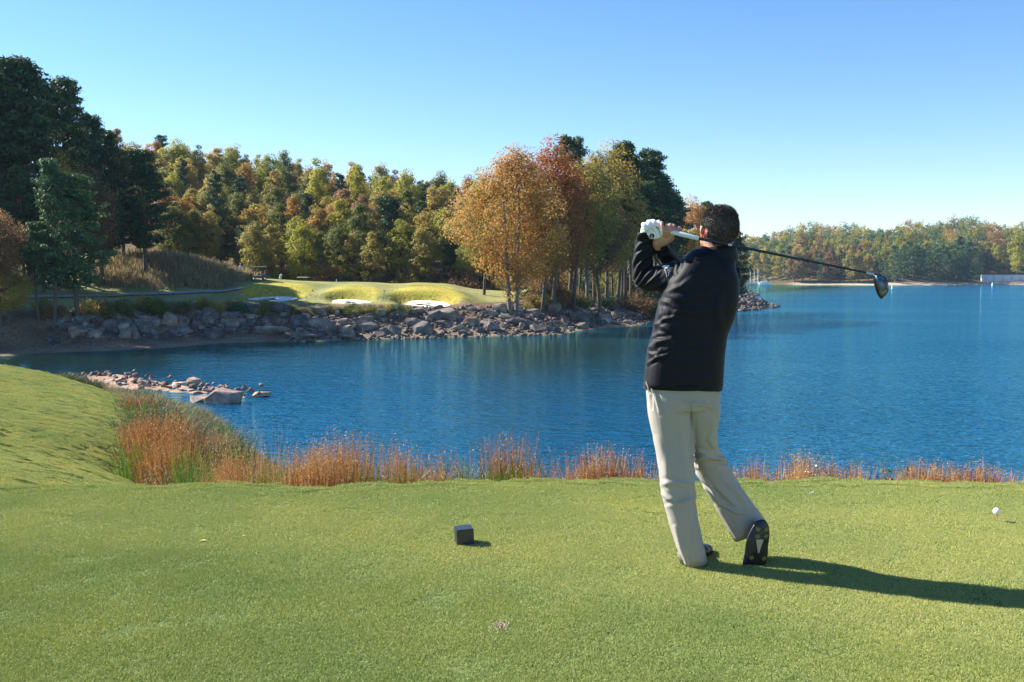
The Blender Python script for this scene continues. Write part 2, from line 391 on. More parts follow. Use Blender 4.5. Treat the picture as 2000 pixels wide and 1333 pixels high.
def grass_nodes(name, tile, blades_per_m2, h, w, tilt, mat, seed=1, smin=0.6, smax=1.3):
    g = bpy.data.node_groups.new(name, 'GeometryNodeTree')
    g.interface.new_socket('Geometry', in_out='INPUT', socket_type='NodeSocketGeometry')
    g.interface.new_socket('Geometry', in_out='OUTPUT', socket_type='NodeSocketGeometry')
    N = g.nodes; L = g.links
    gi = N.new('NodeGroupInput'); go = N.new('NodeGroupOutput')
    grid = N.new('GeometryNodeMeshGrid'); grid.inputs['Size X'].default_value = tile; grid.inputs['Size Y'].default_value = tile
    grid.inputs['Vertices X'].default_value = 2; grid.inputs['Vertices Y'].default_value = 2
    d1 = N.new('GeometryNodeDistributePointsOnFaces'); d1.inputs['Density'].default_value = blades_per_m2
    L.new(grid.outputs[0], d1.inputs[0])
    cone = N.new('GeometryNodeMeshCone'); cone.inputs['Vertices'].default_value = 3
    cone.fill_type = 'NONE'
    cone.inputs['Radius Top'].default_value = 0.0; cone.inputs['Radius Bottom'].default_value = w; cone.inputs['Depth'].default_value = h
    rr = N.new('FunctionNodeRandomValue'); rr.data_type = 'FLOAT_VECTOR'
    rr.inputs[0].default_value = (-tilt, -tilt, 0); rr.inputs[1].default_value = (tilt, tilt, 6.28); rr.inputs['Seed'].default_value = seed
    rs = N.new('FunctionNodeRandomValue'); rs.data_type = 'FLOAT_VECTOR'; rs.inputs[0].default_value = (smin,) * 3; rs.inputs[1].default_value = (smax,) * 3
    rs.inputs['Seed'].default_value = seed + 1
    i1 = N.new('GeometryNodeInstanceOnPoints'); L.new(d1.outputs['Points'], i1.inputs['Points']); L.new(cone.outputs[0], i1.inputs['Instance'])
    L.new(rr.outputs[0], i1.inputs['Rotation']); L.new(rs.outputs[0], i1.inputs['Scale'])
    re = N.new('GeometryNodeRealizeInstances'); L.new(i1.outputs[0], re.inputs[0])
    sm = N.new('GeometryNodeSetMaterial'); sm.inputs['Material'].default_value = mat; L.new(re.outputs[0], sm.inputs[0])
    # one tile per vertex of the base sheet, laid along its normal
    nrm = N.new('GeometryNodeInputNormal'); al = N.new('FunctionNodeAlignRotationToVector'); al.axis = 'Z'; L.new(nrm.outputs[0], al.inputs['Vector'])
    rz = N.new('FunctionNodeRandomValue'); rz.data_type = 'FLOAT_VECTOR'; rz.inputs[0].default_value = (0, 0, 0); rz.inputs[1].default_value = (0, 0, 6.28)
    rot = N.new('FunctionNodeRotateRotation'); rot.rotation_space = 'LOCAL'
    L.new(al.outputs[0], rot.inputs[0]); L.new(rz.outputs[0], rot.inputs[1])
    i2 = N.new('GeometryNodeInstanceOnPoints'); L.new(gi.outputs[0], i2.inputs['Points']); L.new(sm.outputs[0], i2.inputs['Instance'])
    L.new(rot.outputs[0], i2.inputs['Rotation'])
    rj = N.new('FunctionNodeRandomValue'); rj.data_type = 'FLOAT_VECTOR'; rj.inputs[0].default_value = (-tile * .3, -tile * .3, 0); rj.inputs[1].default_value = (tile * .3, tile * .3, 0)
    sp2 = N.new('GeometryNodeSetPosition'); L.new(gi.outputs[0], sp2.inputs[0]); L.new(rj.outputs[0], sp2.inputs['Offset']); L.new(sp2.outputs[0], i2.inputs['Points'])
    L.new(i2.outputs[0], go.inputs[0])
    return g
def surf_patch(name, x0, x1, y0, y1, st, keep, dz=0.0):
    xs = np.arange(x0, x1 + 1e-6, st); ys = np.arange(y0, y1 + 1e-6, st); X, Y = np.meshgrid(xs, ys); Z = zn(X, Y) + dz
    nx = len(xs); i = (np.arange(nx - 1)[None, :] + np.arange(len(ys) - 1)[:, None] * nx).ravel()
    F = np.stack([i, i + 1, i + 1 + nx, i + nx], 1); V = np.stack([X.ravel(), Y.ravel(), Z.ravel()], 1)
    cx = V[F].mean(1); F = F[keep(cx[:, 0], cx[:, 1], cx[:, 2])]
    used = np.unique(F); mp = np.zeros(len(V), int); mp[used] = np.arange(len(used))
    return mesh_np(name, V[used], mp[F])
M['blade'] = blade_mat('turf_blades', [(0.50, 0.54, 0.17), (0.41, 0.49, 0.14), (0.61, 0.61, 0.24), (0.47, 0.51, 0.16), (0.72, 0.68, 0.42)], tone=True)
M['blade_mound'] = blade_mat('mound_blades', [(0.52, 0.57, 0.18), (0.42, 0.51, 0.15), (0.62, 0.60, 0.25), (0.53, 0.56, 0.19), (0.68, 0.62, 0.36)])
def add_grass(name, label, me, grp):
    o = link(name, me); md = o.modifiers.new('grass', 'NODES'); md.node_group = grp
    tag(o, label, kind='stuff', cat='grass'); return o
me = surf_patch('tee_grass', -6.4, 7.6, 2.4, 8.0, 0.155, lambda x, y, z: (y < edge_y(x) + 0.75), 0.005)
add_grass('tee_grass', 'short mown turf blades on the tee', me,
          grass_nodes('turf', 0.27, 26000, 0.010, 0.0013, 1.15, M['blade'], 1))
me = surf_patch('mound_grass', -24, -2.5, 8, 41, 0.21, lambda x, y, z: (z > -4.4) & (x < mound_edge(y) + 0.35 * np.sin(y * 3)) & (x > -0.62 * y - 2), 0.02)
add_grass('mound_grass', 'short yellowish grass on the mound left of the tee', me,
          grass_nodes('mound_turf', 0.36, 9000, 0.018, 0.0036, 1.1, M['blade_mound'], 3))
# ------------------------------------------------------------------ far shore
shore_px = [(-900, 712), (-400, 702), (0, 697), (150, 689), (300, 682), (450, 671), (600, 667), (700, 664), (800, 662), (900, 659), (1000, 657),
            (1090, 655), (1130, 646), (1200, 639), (1280, 631), (1360, 622), (1430, 611), (1480, 606), (1526, 600), (1480, 596), (1440, 590), (1450, 582), (1486, 577), (1450, 573), (1425, 568)]
shore = [tuple(G(a, b_, WZ)[:2]) for a, b_ in shore_px]
poly = np.array(shore + [(60, 560), (-100, 800), (-900, 800), (-900, 60)])
def sdist(x, y):
    """distance to the far land's outline, positive inland"""
    x = np.asarray(x, float).ravel(); y = np.asarray(y, float).ravel()
    best = np.full(len(x), 1e9); inside = np.zeros(len(x), bool)
    n = len(poly)
    for i in range(n):
        ax, ay = poly[i]; bx, by = poly[(i + 1) % n]
        dx, dy = bx - ax, by - ay
        t = np.clip(((x - ax) * dx + (y - ay) * dy) / (dx * dx + dy * dy), 0, 1)
        best = np.minimum(best, np.hypot(x - ax - t * dx, y - ay - t * dy))
        c = ((ay > y) != (by > y)) & (x < (bx - ax) * (y - ay) / (by - ay + 1e-12) + ax); inside ^= c
    return np.where(inside, best, -best)
prof_d = [-40, -6, 0, 1.2, 3.0, 7.5, 10, 19, 30, 40, 70, 120, 400]
prof_z = [-11, -7.5, -6.05, -5.85, -5.2, -3.0, -2.4, -1.55, -0.45, 0.25, 0.7, 1.0, 1.5]
bunk = []      # centre x, y, half width, half depth, lip height
for (bx, by, Y, hw, hd, lip) in [(528, 581, 129.0, 3.2, 2.5, 1.0), (683, 581, 129.5, 2.5, 2.2, 1.1), (831, 579, 130.5, 3.5, 2.4, 1.15), (838, 552, 150, 2.6, 1.3, .5)]:
    bunk.append((xat(bx, Y), Y, hw, hd, lip))
def zf(x, y):
    x = np.asarray(x, float); y = np.asarray(y, float); sh = x.shape; x = x.ravel(); y = y.ravel()
    d = sdist(x, y) + 0.9 * vnoise(x, y, 41, 6, 2)
    z = np.interp(d, prof_d, prof_z)
    px = 1000 + x / np.maximum(y, 1) * FPX
    # mud and shingle beach in the left cove
    left = sstep(640, 380, px) * sstep(170, 140, y)
    z = z - left * 0.8 * sstep(0.5, 4, d) * sstep(9, 5, d)
    # green falls away behind the crest
    z = z - 2.2 * sstep(160, 172, y) * sstep(210, 190, y) * sstep(1050, 950, px) * sstep(380, 500, px)
    z = z + 0.4 * sstep(-28, -40, x) * sstep(140, 156, y) * sstep(165, 158, y)
    # weedy hillock on the left
    hx, hy = xat(330, 138), 138
    z = z + 3.0 * np.exp(-(((x - hx) / 9.5) ** 2 + ((y - hy - 3) / 8) ** 2)) + 2.2 * np.exp(-(((x - xat(200, 140)) / 12) ** 2 + ((y - 146) / 10) ** 2))
    # wooded hill
    hill = np.interp(x, [-200, -110, -40, -10, 15, 45, 80], [20, 19, 14, 10, 7, 3, 1])
    z = z + hill * np.interp(y, [185, 215, 290, 420, 560], [0, 4.2, 21.5, 29, 22]) / 18 * sstep(2, 25, d)
    # left bank rises behind the cove
    z = z + 3.0 * sstep(-48, -75, x) * sstep(8, 26, d)
    # wooded point on the right
    z = z + 0.7 * np.exp(-(((x - xat(1150, 145)) / 9) ** 2 + ((y - 146) / 9) ** 2))
    spit = sstep(1395, 1440, px) * sstep(420, 200, y)
    z = np.where((spit > 0) & (d > 0), np.minimum(z, -6 + (0.35 * d + 0.25) * (1 - spit) + spit * (0.28 * d + 0.4 + 0.5 * vnoise(x, y, 77, 3, 3)) ), z)
    for (bx, by, hw, hd, lip) in bunk:
        u = (x - bx) / hw; v = (y - by) / hd
        r = np.sqrt(u * u + v * v + 0.10 * np.sin(3 * np.arctan2(v, u) + bx))
        back = y - by - hd * 0.95 * np.sqrt(np.clip(1 - u * u * .6, 0, 1))
        z = z + lip * np.exp(-(u / 1.7) ** 4) * sstep(-0.4, 1.9, back) * sstep(24, 5, back)
        zp = np.interp(float(sdist([bx], [by])[0]), prof_d, prof_z) - 0.30 + 0.20 * (y - by)
        k = sstep(1.22, 0.98, r); z = z * (1 - k) + zp * k
    z = z + 0.10 * vnoise(x, y, 51, 5, 3) * sstep(3, 8, d)
    return z.reshape(sh)
def ysee(px, py, lo=96, hi=210):
    """depth at which the sight line through (px,py) meets the far ground"""
    Yt = np.arange(lo, hi, 0.5); d = ray(px, py); t = Yt / d[1]
    hit = np.nonzero(zf(d[0] * t, Yt) >= CAM[2] + d[2] * t)[0]
    return float(Yt[hit[0]]) if len(hit) else float(hi)
def far_col(x, y, z):
    d = sdist(x, y); px = 1000 + x / np.maximum(y, 1) * FPX
    n = vnoise(x, y, 61, 7, 3); n2 = vnoise(x, y, 63, 1.5, 3)
    green = lerp((0.21, 0.23, 0.07), (0.30, 0.27, 0.12), np.clip(0.4 + 0.6 * n + 0.25 * n2, 0, 1))
    litter = lerp((0.085, 0.055, 0.03), (0.16, 0.095, 0.05), np.clip(0.5 + n2, 0, 1))
    soil = lerp((0.11, 0.075, 0.05), (0.20, 0.13, 0.085), np.clip(0.5 + n2, 0, 1))
    mud = lerp((0.17, 0.12, 0.08), (0.30, 0.22, 0.15), np.clip(0.5 + n2 + n, 0, 1))
    weeds = lerp((0.09, 0.10, 0.03), (0.20, 0.15, 0.07), np.clip(0.5 + n2 + .5 * n, 0, 1))
    c = green
    rough_yel = np.zeros(len(x))
    for (bx, by, hw, hd, lip) in bunk:
        r = np.sqrt(((x - bx) / (hw * 1.5)) ** 2 + ((y - by - hd * 1.6) / (hd * 2.2)) ** 2)
        rough_yel = np.maximum(rough_yel, sstep(1.15, 0.8, r + 0.1 * n2))
    c = c * (1 - rough_yel[:, None]) + lerp((0.30, 0.29, 0.04), (0.42, 0.33, 0.07), np.clip(.4 + .5 * n2, 0, 1)) * rough_yel[:, None]
    def over(c, col, k): k = np.clip(k, 0, 1)[:, None]; return c * (1 - k) + col * k
    c = over(c, litter, sstep(985, 1050, px + 20 * n2 - (y - 130) * 1.2))
    c = over(c, litter, sstep(176, 182, y + 3 * n))
    c = over(c, weeds, sstep(480, 440, px + 12 * n2) * sstep(131, 134, y))
    c = over(c, litter, sstep(60, 20, px) + sstep(150, 156, y) * sstep(420, 380, px))
    c = over(c, soil, sstep(12.5, 10.5, d + 0.8 * n2))
    c = over(c, mud, sstep(4.5, 2.8, d + 0.5 * n2) * sstep(170, 150, y))
    c = over(c, litter * 0.8, sstep(1380, 1420, px))
    return c
M['far_ground_mat'] = M['far_ground']
xs = np.concatenate([np.arange(-420, -100, 8), np.arange(-100, -75, 1.5), np.arange(-75, 25, 0.7), np.arange(25, 90, 1.5), np.arange(90, 130, 6)])
ys = np.concatenate([np.arange(60, 86, 2.0), np.arange(86, 165, 0.7), np.arange(165, 300, 2.5), np.arange(300, 640, 10)])
far = link('far_shore', grid_mesh('far_shore', xs, ys, zf, M['far_ground'], far_col))
tag(far, 'far shore with golf green and wooded hill', kind='structure')

# sand in the bunkers: sheets that follow the hollow
M['sand'] = simple('bunker_sand', (0.74, 0.69, 0.64), 0.95, 0.08, 3, 0.4, 0.03, spec=0.1)
for k, (bx, by, hw, hd, lip) in enumerate(bunk):
    n_ = 17; g_ = np.linspace(-1, 1, n_); U, W2 = np.meshgrid(g_, g_); U = U.ravel(); W2 = W2.ravel()
    cu = U * np.sqrt(1 - W2 * W2 / 2); cv = W2 * np.sqrt(1 - U * U / 2); an = np.arctan2(cv, cu)          # square grid bent to a disc
    rr = 0.93 + 0.10 * np.sin(2 * an + k * 2.1) + 0.07 * np.sin(3 * an + k) + 0.04 * np.sin(5 * an + 2 * k)
    V = np.stack([bx + hw * rr * cu, by - 0.1 + hd * rr * cv * 0.95 + (0.10 * hw * rr * cu if k == 2 else 0), 0 * cu], 1)
    V[:, 2] = zf(V[:, 0], V[:, 1]) + 0.13
    F = [(j * n_ + i, j * n_ + i + 1, (j + 1) * n_ + i + 1, (j + 1) * n_ + i) for j in range(n_ - 1) for i in range(n_ - 1)]
    o = link('bunker_sand', mesh_np('bunker_sand', V, F, M['sand'], True)); tag(o, kind='structure')

# cart path
M['path'] = simple('concrete_path', (0.27, 0.26, 0.24), 0.9, 0.1, 2)
pp = [(a, b_, ysee(a, b_)) for a, b_ in [(-300, 588), (0, 583.5), (120, 581), (250, 577.5), (340, 574.5), (410, 571.5), (450, 569), (476, 565)]]
V = []; F = []
pts = []
for i in range(len(pp) - 1):
    for s in range(6):
        t = s / 6; a, b_ = pp[i], pp[i + 1]; pts.append((xat(a[0] + (b_[0] - a[0]) * t, a[2] + (b_[2] - a[2]) * t), a[2] + (b_[2] - a[2]) * t))
for i, (x, y) in enumerate(pts):
    x2, y2 = pts[min(i + 1, len(pts) - 1)]; x1, y1 = pts[max(i - 1, 0)]
    t = np.array([x2 - x1, y2 - y1]); t /= np.linalg.norm(t); nrm = np.array([-t[1], t[0]])
    for s in (-.65, 0, .65):
        q = np.array([x, y]) + nrm * s; V.append((q[0], q[1], float(zf(np.array([q[0]]), np.array([q[1]]))[0]) + 0.14))
for i in range(len(pts) - 1):
    for k in range(2): F.append((i * 3 + k, i * 3 + k + 1, i * 3 + 4 + k, i * 3 + 3 + k))
tag(link('cart_path', mesh_np('cart_path', V, F, M['path'])), kind='structure')

# ------------------------------------------------------------------ distant shore
def zd(x, y):
    px = 1000 + x / y * FPX
    s0 = np.interp(px, [1200, 1440, 1560, 1700, 1740, 1800, 1905, 1925, 2000, 2300], [830, 800, 735, 715, 700, 712, 742, 748, 745, 740]) + 6 * vnoise(x, y, 91, 30, 2)
    d = y - s0
    z = np.interp(d, [-60, 0, 8, 22, 60, 100, 170, 400], [-9, -6.1, -5.3, -4.0, 3, 12, 25, 34])
    z = z + np.interp(px, [1400, 1500, 1700, 1850, 2000], [0, -2, 0, 4, 2]) * sstep(60, 160, d)
    return z
def dcol(x, y, z):
    n2 = vnoise(x, y, 93, 12, 3)
    sand = lerp((0.36, 0.25, 0.17), (0.50, 0.40, 0.31), np.clip(.5 + n2, 0, 1)); lit = lerp((0.07, 0.06, 0.03), (0.13, 0.10, 0.05), np.clip(.5 + n2, 0, 1))
    px = 1000 + x / y * FPX
    k = (sstep(-4.0, -4.5, z) * np.clip(sstep(1530, 1560, px) , 0, 1))[:, None]
    return lit * (1 - k) + sand * k
xs = np.concatenate([np.arange(-900, 100, 40), np.arange(100, 560, 6), np.arange(560, 1800, 60)]); ys = np.concatenate([np.arange(640, 900, 5), np.arange(900, 1500, 40)])
tag(link('distant_shore', grid_mesh('distant_shore', xs, ys, zd, attr_ground('distant_ground', 0.5, 0.5, .3), dcol)), 'distant wooded shore', kind='structure')

# ------------------------------------------------------------------ trees
def leaf_cards(cen, nrm, size, asp=0.6, jit=0.7):
    """one bent diamond per leaf spray"""
    n = len(cen)
    nr = nrm + rng.normal(0, jit, (n, 3)); nr /= np.linalg.norm(nr, axis=1)[:, None] + 1e-9
    t = np.cross(nr, rng.normal(0, 1, (n, 3))); t /= np.linalg.norm(t, axis=1)[:, None] + 1e-9
    b = np.cross(nr, t); s = (size * rng.uniform(0.6, 1.35, n))[:, None]
    V = np.stack([cen - t * s, cen + b * s * asp + nr * s * 0.15, cen + t * s, cen - b * s * asp + nr * s * 0.15], 1).reshape(-1, 3)
    return V, np.arange(4 * n).reshape(n, 4)
def tube_np(pts, rad, k=6):
    pts = np.asarray(pts, float); V = []; F = []
    for i, p in enumerate(pts):
        t = pts[min(i + 1, len(pts) - 1)] - pts[max(i - 1, 0)]; t /= np.linalg.norm(t) + 1e-9
        a = np.cross(t, (0.3, 1, 0.1)); a /= np.linalg.norm(a) + 1e-9; b = np.cross(t, a)
        for j in range(k):
            an = 2 * math.pi * j / k; V.append(p + rad[i] * (math.cos(an) * a + math.sin(an) * b))
    for i in range(len(pts) - 1):
        for j in range(k): F.append((i * k + j, i * k + (j + 1) % k, (i + 1) * k + (j + 1) % k, (i + 1) * k + j))
    return V, F
def merge(parts):
    V = []; F = []; o = 0
    for v, f in parts:
        V.append(np.asarray(v)); F.append(np.asarray(f) + o); o += len(v)
    return np.concatenate(V), np.concatenate(F)

def broadleaf(name, w, base, nclump, nleaf, size, seed, lobes=1.0, open_=0.0, trunks=1, tr=0.012, stems=True):
    """unit-height tree: crown half-width w, crown base height base"""
    r = np.random.default_rng(seed)
    cl = []; parts = []
    # main boughs first: the crown hangs on them
    nb = 7
    tips = []
    for k in range(trunks):
        ox = (k - (trunks - 1) / 2) * 0.035
        lean = r.normal(0, 0.03, 2)
        path = [(ox, 0, -0.03), (ox + lean[0] * .3, lean[1] * .3, base * .8), (ox + lean[0], lean[1], 0.55), (lean[0] * 1.6 + ox, lean[1] * 1.6, 0.9)]
        parts.append(tube_np(path, [tr * 1.25, tr, tr * .6, tr * .12], 7))
    for i in range(nb * 3):
        a = i * 2.4 + r.uniform(-.4, .4); h0 = base * 0.75 + (0.85 - base * 0.75) * (i / (nb * 3)); L = w * r.uniform(0.55, 0.95) * (1 - 0.55 * max(0, (h0 - 0.5) / 0.5))
        p1 = np.array([0.4 * L * math.cos(a), 0.4 * L * math.sin(a), h0 + L * 0.35]); p2 = np.array([L * math.cos(a), L * math.sin(a), h0 + L * r.uniform(.4, .8)])
        parts.append(tube_np([(0, 0, h0 - .02), p1, p2], [tr * .4, tr * .25, tr * .06], 5)); tips.append(p2); tips.append(p1 * .5 + p2 * .5)
    tips = np.array(tips)
    zc = (1 + base) / 2; hz = (1 - base) / 2
    for i in range(nclump):
        while True:
            u = r.normal(0, 1, 3); u /= np.linalg.norm(u); rr = r.uniform(0.25, 1.0) ** 0.5
            z = zc + u[2] * rr * hz
            k = (z - base) / (1 - base)
            prof = (min(1, 0.42 + 1.7 * k) * math.sqrt(max(0.02, 1 - max(0, (k - 0.35) / 0.65) ** 2.0)))
            bulge = 1 + 0.28 * lobes * math.sin(3 * math.atan2(u[1], u[0]) + seed + 5 * k) * math.cos(7 * k + seed)
            q = np.array([u[0] * rr * w * prof * bulge, u[1] * rr * w * prof * bulge, z])
            if r.random() > open_ * (0.5 + 0.5 * math.sin(q[0] * 23 + seed) * math.sin(q[2] * 19 + 2 * seed) ): break
        cs = r.uniform(0.05, 0.11) * (0.5 + w) * 1.15
        cl.append((q, cs))
    cen = []; nr = []; tint = []
    per = max(6, nleaf // nclump)
    ctr = np.array([0, 0, zc - hz * .2])
    for q, cs in cl:
        u = r.normal(0, 1, (per, 3)); u /= np.linalg.norm(u, axis=1)[:, None]
        out = q - ctr; out /= np.linalg.norm(out) + 1e-9
        rad = r.uniform(0.45, 1.05, per) ** 0.6
        p = q + u * (cs * rad)[:, None] * np.array([1.15, 1.15, 0.8])
        cen.append(p); nr.append(u * 0.8 + out * 0.5 + np.array([0, 0, .35])); tint.append(np.full(per, r.normal(0, 0.13)) + r.normal(0, 0.09, per))
    cen = np.concatenate(cen); nr = np.concatenate(nr); tint = np.concatenate(tint)
    V, F = leaf_cards(cen, nr, size, 0.6, 0.5)
    crown = mesh_np(name + '_crown', V, F); face_attr(crown, 'tint', tint)
    tv, tf = merge(parts); trunk = mesh_np(name + '_trunk', tv, tf, smooth=True)
    return crown, trunk

def pine(name, w, base, nb, nleaf, size, seed, sparse=0.0, conic=0.4):
    """unit-height pine: whorls of upswept boughs carrying needle tufts"""
    r = np.random.default_rng(seed); parts = []; cen = []; nr = []; tint = []
    bend = r.normal(0, 0.015, 2)
    tp = lambda z: np.array([bend[0] * math.sin(z * 3), bend[1] * math.sin(z * 4), z])
    parts.append(tube_np([tp(z) * np.array([1, 1, 1]) for z in (-0.02, 0.2, 0.45, 0.7, 0.9, 0.99)], [0.016, 0.0135, 0.011, 0.008, 0.0035, 0.001], 7))
    per = nleaf // nb
    for i in range(nb):
        k = (i + r.uniform(0, 1)) / nb; z = base + (0.985 - base) * k
        prof = (1 - k) ** conic * min(1, 0.45 + 2.2 * k)
        L = w * prof * r.uniform(0.5, 1.08) + 0.015
        if r.random() < sparse * (1 - k): continue
        a = r.uniform(0, 6.283); d = np.array([math.cos(a), math.sin(a), 0]); up = r.uniform(0.0, 0.35) + 0.35 * k
        p0 = tp(z); p1 = p0 + d * L * .55 + np.array([0, 0, L * up * .35]); p2 = p0 + d * L + np.array([0, 0, L * up])
        parts.append(tube_np([p0, p1, p2], [0.004 * (1.3 - k), 0.0025, 0.0008], 4))
        nt = 4 + int(4 * prof)
        side = np.cross(d, (0, 0, 1))
        for j in range(nt):
            s = r.uniform(0.35, 1.05); q = p0 + (p2 - p0) * s + side * r.normal(0, 0.22) * L * .8 + np.array([0, 0, r.uniform(0, .03)])
            cs = r.uniform(0.022, 0.042) * (0.7 + w * 1.4)
            m = max(3, per // nt); u = r.normal(0, 1, (m, 3)); u /= np.linalg.norm(u, axis=1)[:, None]
            p = q + u * cs * np.array([1.25, 1.25, .55]) * (r.uniform(.3, 1, (m, 1)) ** .5)
            cen.append(p); nr.append(u * .6 + np.array([0, 0, .8])); tint.append(np.full(m, r.normal(0, .13)) + r.normal(0, .08, m))
    cen = np.concatenate(cen); nr = np.concatenate(nr); tint = np.concatenate(tint)
    V, F = leaf_cards(cen, nr, size, 0.33, 0.9)
    crown = mesh_np(name + '_crown', V, F); face_attr(crown, 'tint', tint)
    tv, tf = merge(parts); trunk = mesh_np(name + '_trunk', tv, tf, smooth=True)
    return crown, trunk

_variants = {}
def tree(proto, mat, trunk_mat, loc, h, wscale, rz, label, cat='tree', group=None, name=None):
    crown, trunk = proto
    key = (crown.name, mat, trunk_mat)
    if key not in _variants:
        c2 = crown.copy(); c2.materials.clear(); c2.materials.append(M[mat]); t2 = trunk.copy(); t2.materials.clear(); t2.materials.append(M[trunk_mat])
        _variants[key] = (c2, t2)
    c2, t2 = _variants[key]
    root = empty(name or ('pine_tree' if mat.startswith('pine') else 'broadleaf_tree'), loc, rz)
    root.scale = (h * wscale, h * wscale, h)
    a = link('crown', c2, root); b_ = link('trunk', t2, root)
    tag(root, label, cat, group); return root

NB = [broadleaf('near_broadleaf%d' % i, w, b_, nc, nl, s, 100 + i, l, o, t) for i, (w, b_, nc, nl, s, l, o, t) in enumerate([
    (0.30, 0.12, 170, 25000, 0.0072, 1.3, 0.8, 2), (0.24, 0.22, 200, 20000, 0.0075, 1.0, 0.45, 1), (0.20, 0.30, 150, 15000, 0.0075, 1.0, 0.5, 1)])]
NP = [pine('near_pine%d' % i, w, b_, nb, nl, s, 200 + i, sp_, cn) for i, (w, b_, nb, nl, s, sp_, cn) in enumerate([
    (0.20, 0.30, 110, 20000, 0.0115, 0.1, 0.45), (0.17, 0.50, 80, 14000, 0.0115, 0.15, 0.35), (0.27, 0.22, 90, 15000, 0.0140, 0.25, 0.5)])]
MB = [broadleaf('wood_broadleaf%d' % i, w, b_, nc, nl, s, 300 + i, 1.0, 0.35, 1) for i, (w, b_, nc, nl, s) in enumerate([
    (0.22, 0.18, 85, 7500, 0.0125), (0.19, 0.12, 75, 6800, 0.0125), (0.25, 0.25, 90, 8000, 0.0125), (0.17, 0.10, 70, 6200, 0.0125), (0.21, 0.06, 90, 7500, 0.0125)])]
MP = [pine('wood_pine%d' % i, w, b_, nb, nl, s, 400 + i, 0.1, cn) for i, (w, b_, nb, nl, s, cn) in enumerate([(0.14, 0.45, 60, 4500, 0.015, 0.35), (0.17, 0.3, 70, 5000, 0.015, 0.5)])]
FB = [broadleaf('far_broadleaf%d' % i, w, b_, nc, nl, s, 500 + i, 0.8, 0.1, 1) for i, (w, b_, nc, nl, s) in enumerate([(0.28, 0.06, 60, 3200, 0.021), (0.24, 0.08, 54, 2800, 0.021), (0.31, 0.08, 64, 3400, 0.021)])]
FP = [pine('far_pine%d' % i, w, b_, 50, 2600, 0.022, 600 + i, 0.05, cn) for i, (w, b_, cn) in enumerate([(0.20, 0.12, 0.4), (0.24, 0.06, 0.5)])]

def gz(x, y): return float(zf(np.array([x]), np.array([y]))[0])
def put(proto, mat, px, Y, top, wpx=None, label='', group=None, tm='bark', half=None, rz=None, cat='tree', lift=0):
    """stand a tree on the far ground at depth Y with its tip at photo height `top`"""
    while gz(xat(px, Y), Y) < -3.7 and Y < 200: Y += .5
    x = xat(px, Y); z = gz(x, Y) - 0.15 + lift; h = ztop(top, Y) - z
    ws = 1.0
    if wpx: ws = (wpx / FPX * Y) / (2 * half * h)
    return tree(proto, mat, tm, (x, Y, z), h, ws, random.uniform(0, 6.28) if rz is None else rz, label, cat, group)

# the wooded point, tree by tree
put(NB[0], 'orange', 1003, 127, 281, 200, 'broad orange and green maple at the edge of the green, twin grey trunks', half=.30, rz=0.4, tm='bark_pale')
put(NB[1], 'red', 1078, 139, 270, 150, 'tall red-topped autumn tree just right of the twin-trunked maple', half=.24)
put(NB[1], 'orange', 1058, 134, 330, 130, 'amber tree with thin leaning trunk between the maple and the pale trunked tree', half=.24, rz=2)
put(NB[1], 'olive', 945, 147, 330, 105, 'lower brown-green tree at the left end of the wooded point', half=.24)
put(NB[2], 'orange', 1120, 139, 345, 110, 'golden orange slender tree in the middle of the wooded point', half=.20)
put(NB[2], 'olive', 1148, 133, 300, 120, 'yellowish tree with a tall bare grey trunk on the rocky point', half=.20, tm='bark_pale')
put(NB[1], 'olive', 1185, 151, 277, 150, 'olive-gold tree whose crown tops the middle of the point', half=.24)
put(NB[2], 'brown', 1172, 141, 370, 100, 'russet understorey tree behind the bare trunks of the point', half=.20)
put(NP[1], 'pine', 1112, 155, 276, 85, 'dark pine tip showing between the red tree and the olive-gold tree', half=.17, tm='bark_pine')
put(NP[0], 'pine', 1222, 152, 288, 120, 'tall dark pine, leftmost of the pines on the point', half=.20, tm='bark_pine')
put(NP[0], 'pine', 1262, 158, 300, 120, 'tall dark pine in the middle of the pines on the point', half=.20, tm='bark_pine')
put(NP[0], 'pine', 1290, 150, 345, 100, 'dark pine sloping down towards the hands of the golfer', half=.20, tm='bark_pine')
put(NP[1], 'pine', 1243, 145, 360, 110, 'shaded pine with bare lower trunk in front of the tall pines', half=.17, tm='bark_pine')
put(NP[1], 'pine', 1205, 144, 350, 90, 'slim dark pine behind the olive-gold tree', half=.17, tm='bark_pine')
put(NP[0], 'pine', 1318, 172, 385, 80, 'rounded dark pine right above the gloved hand', half=.20, tm='bark_pine')
put(NB[1], 'orange', 1352, 172, 384, 90, 'bright orange tree between the dark pines and the head of the golfer', half=.24)
put(NB[2], 'olive', 1335, 178, 440, 90, 'small olive tree below the bright orange tree', half=.20)
put(NP[1], 'pine', 1380, 182, 400, 50, 'small pine top just left of the head of the golfer', half=.17, tm='bark_pine')
put(NB[2], 'brown', 1384, 178, 420, 70, 'brown tree behind the head of the golfer', half=.20)
put(NP[2], 'pine', 1437, 196, 455, 62, 'small dark cedar right of the head of the golfer', half=.27, tm='bark_pine')
for i, (px, Y, t) in enumerate([(1076, 144, 400), (1092, 146, 420), (1130, 150, 390), (1160, 150, 380), (1214, 140, 400), (1232, 155, 380), (1198, 158, 380), (1276, 162, 400), (1302, 160, 420), (1255, 170, 400), (1182, 165, 380), (1140, 168, 380)]):
    put(NP[1] if i % 3 else NB[2], ['pine', 'olive', 'brown', 'pine'][i % 4], px, Y, t, 70, 'slender bare-trunked tree inside the wooded point', 'slender trees inside the wooded point', half=.18, tm=['bark_pine', 'bark', 'bark_pine'][i % 3])

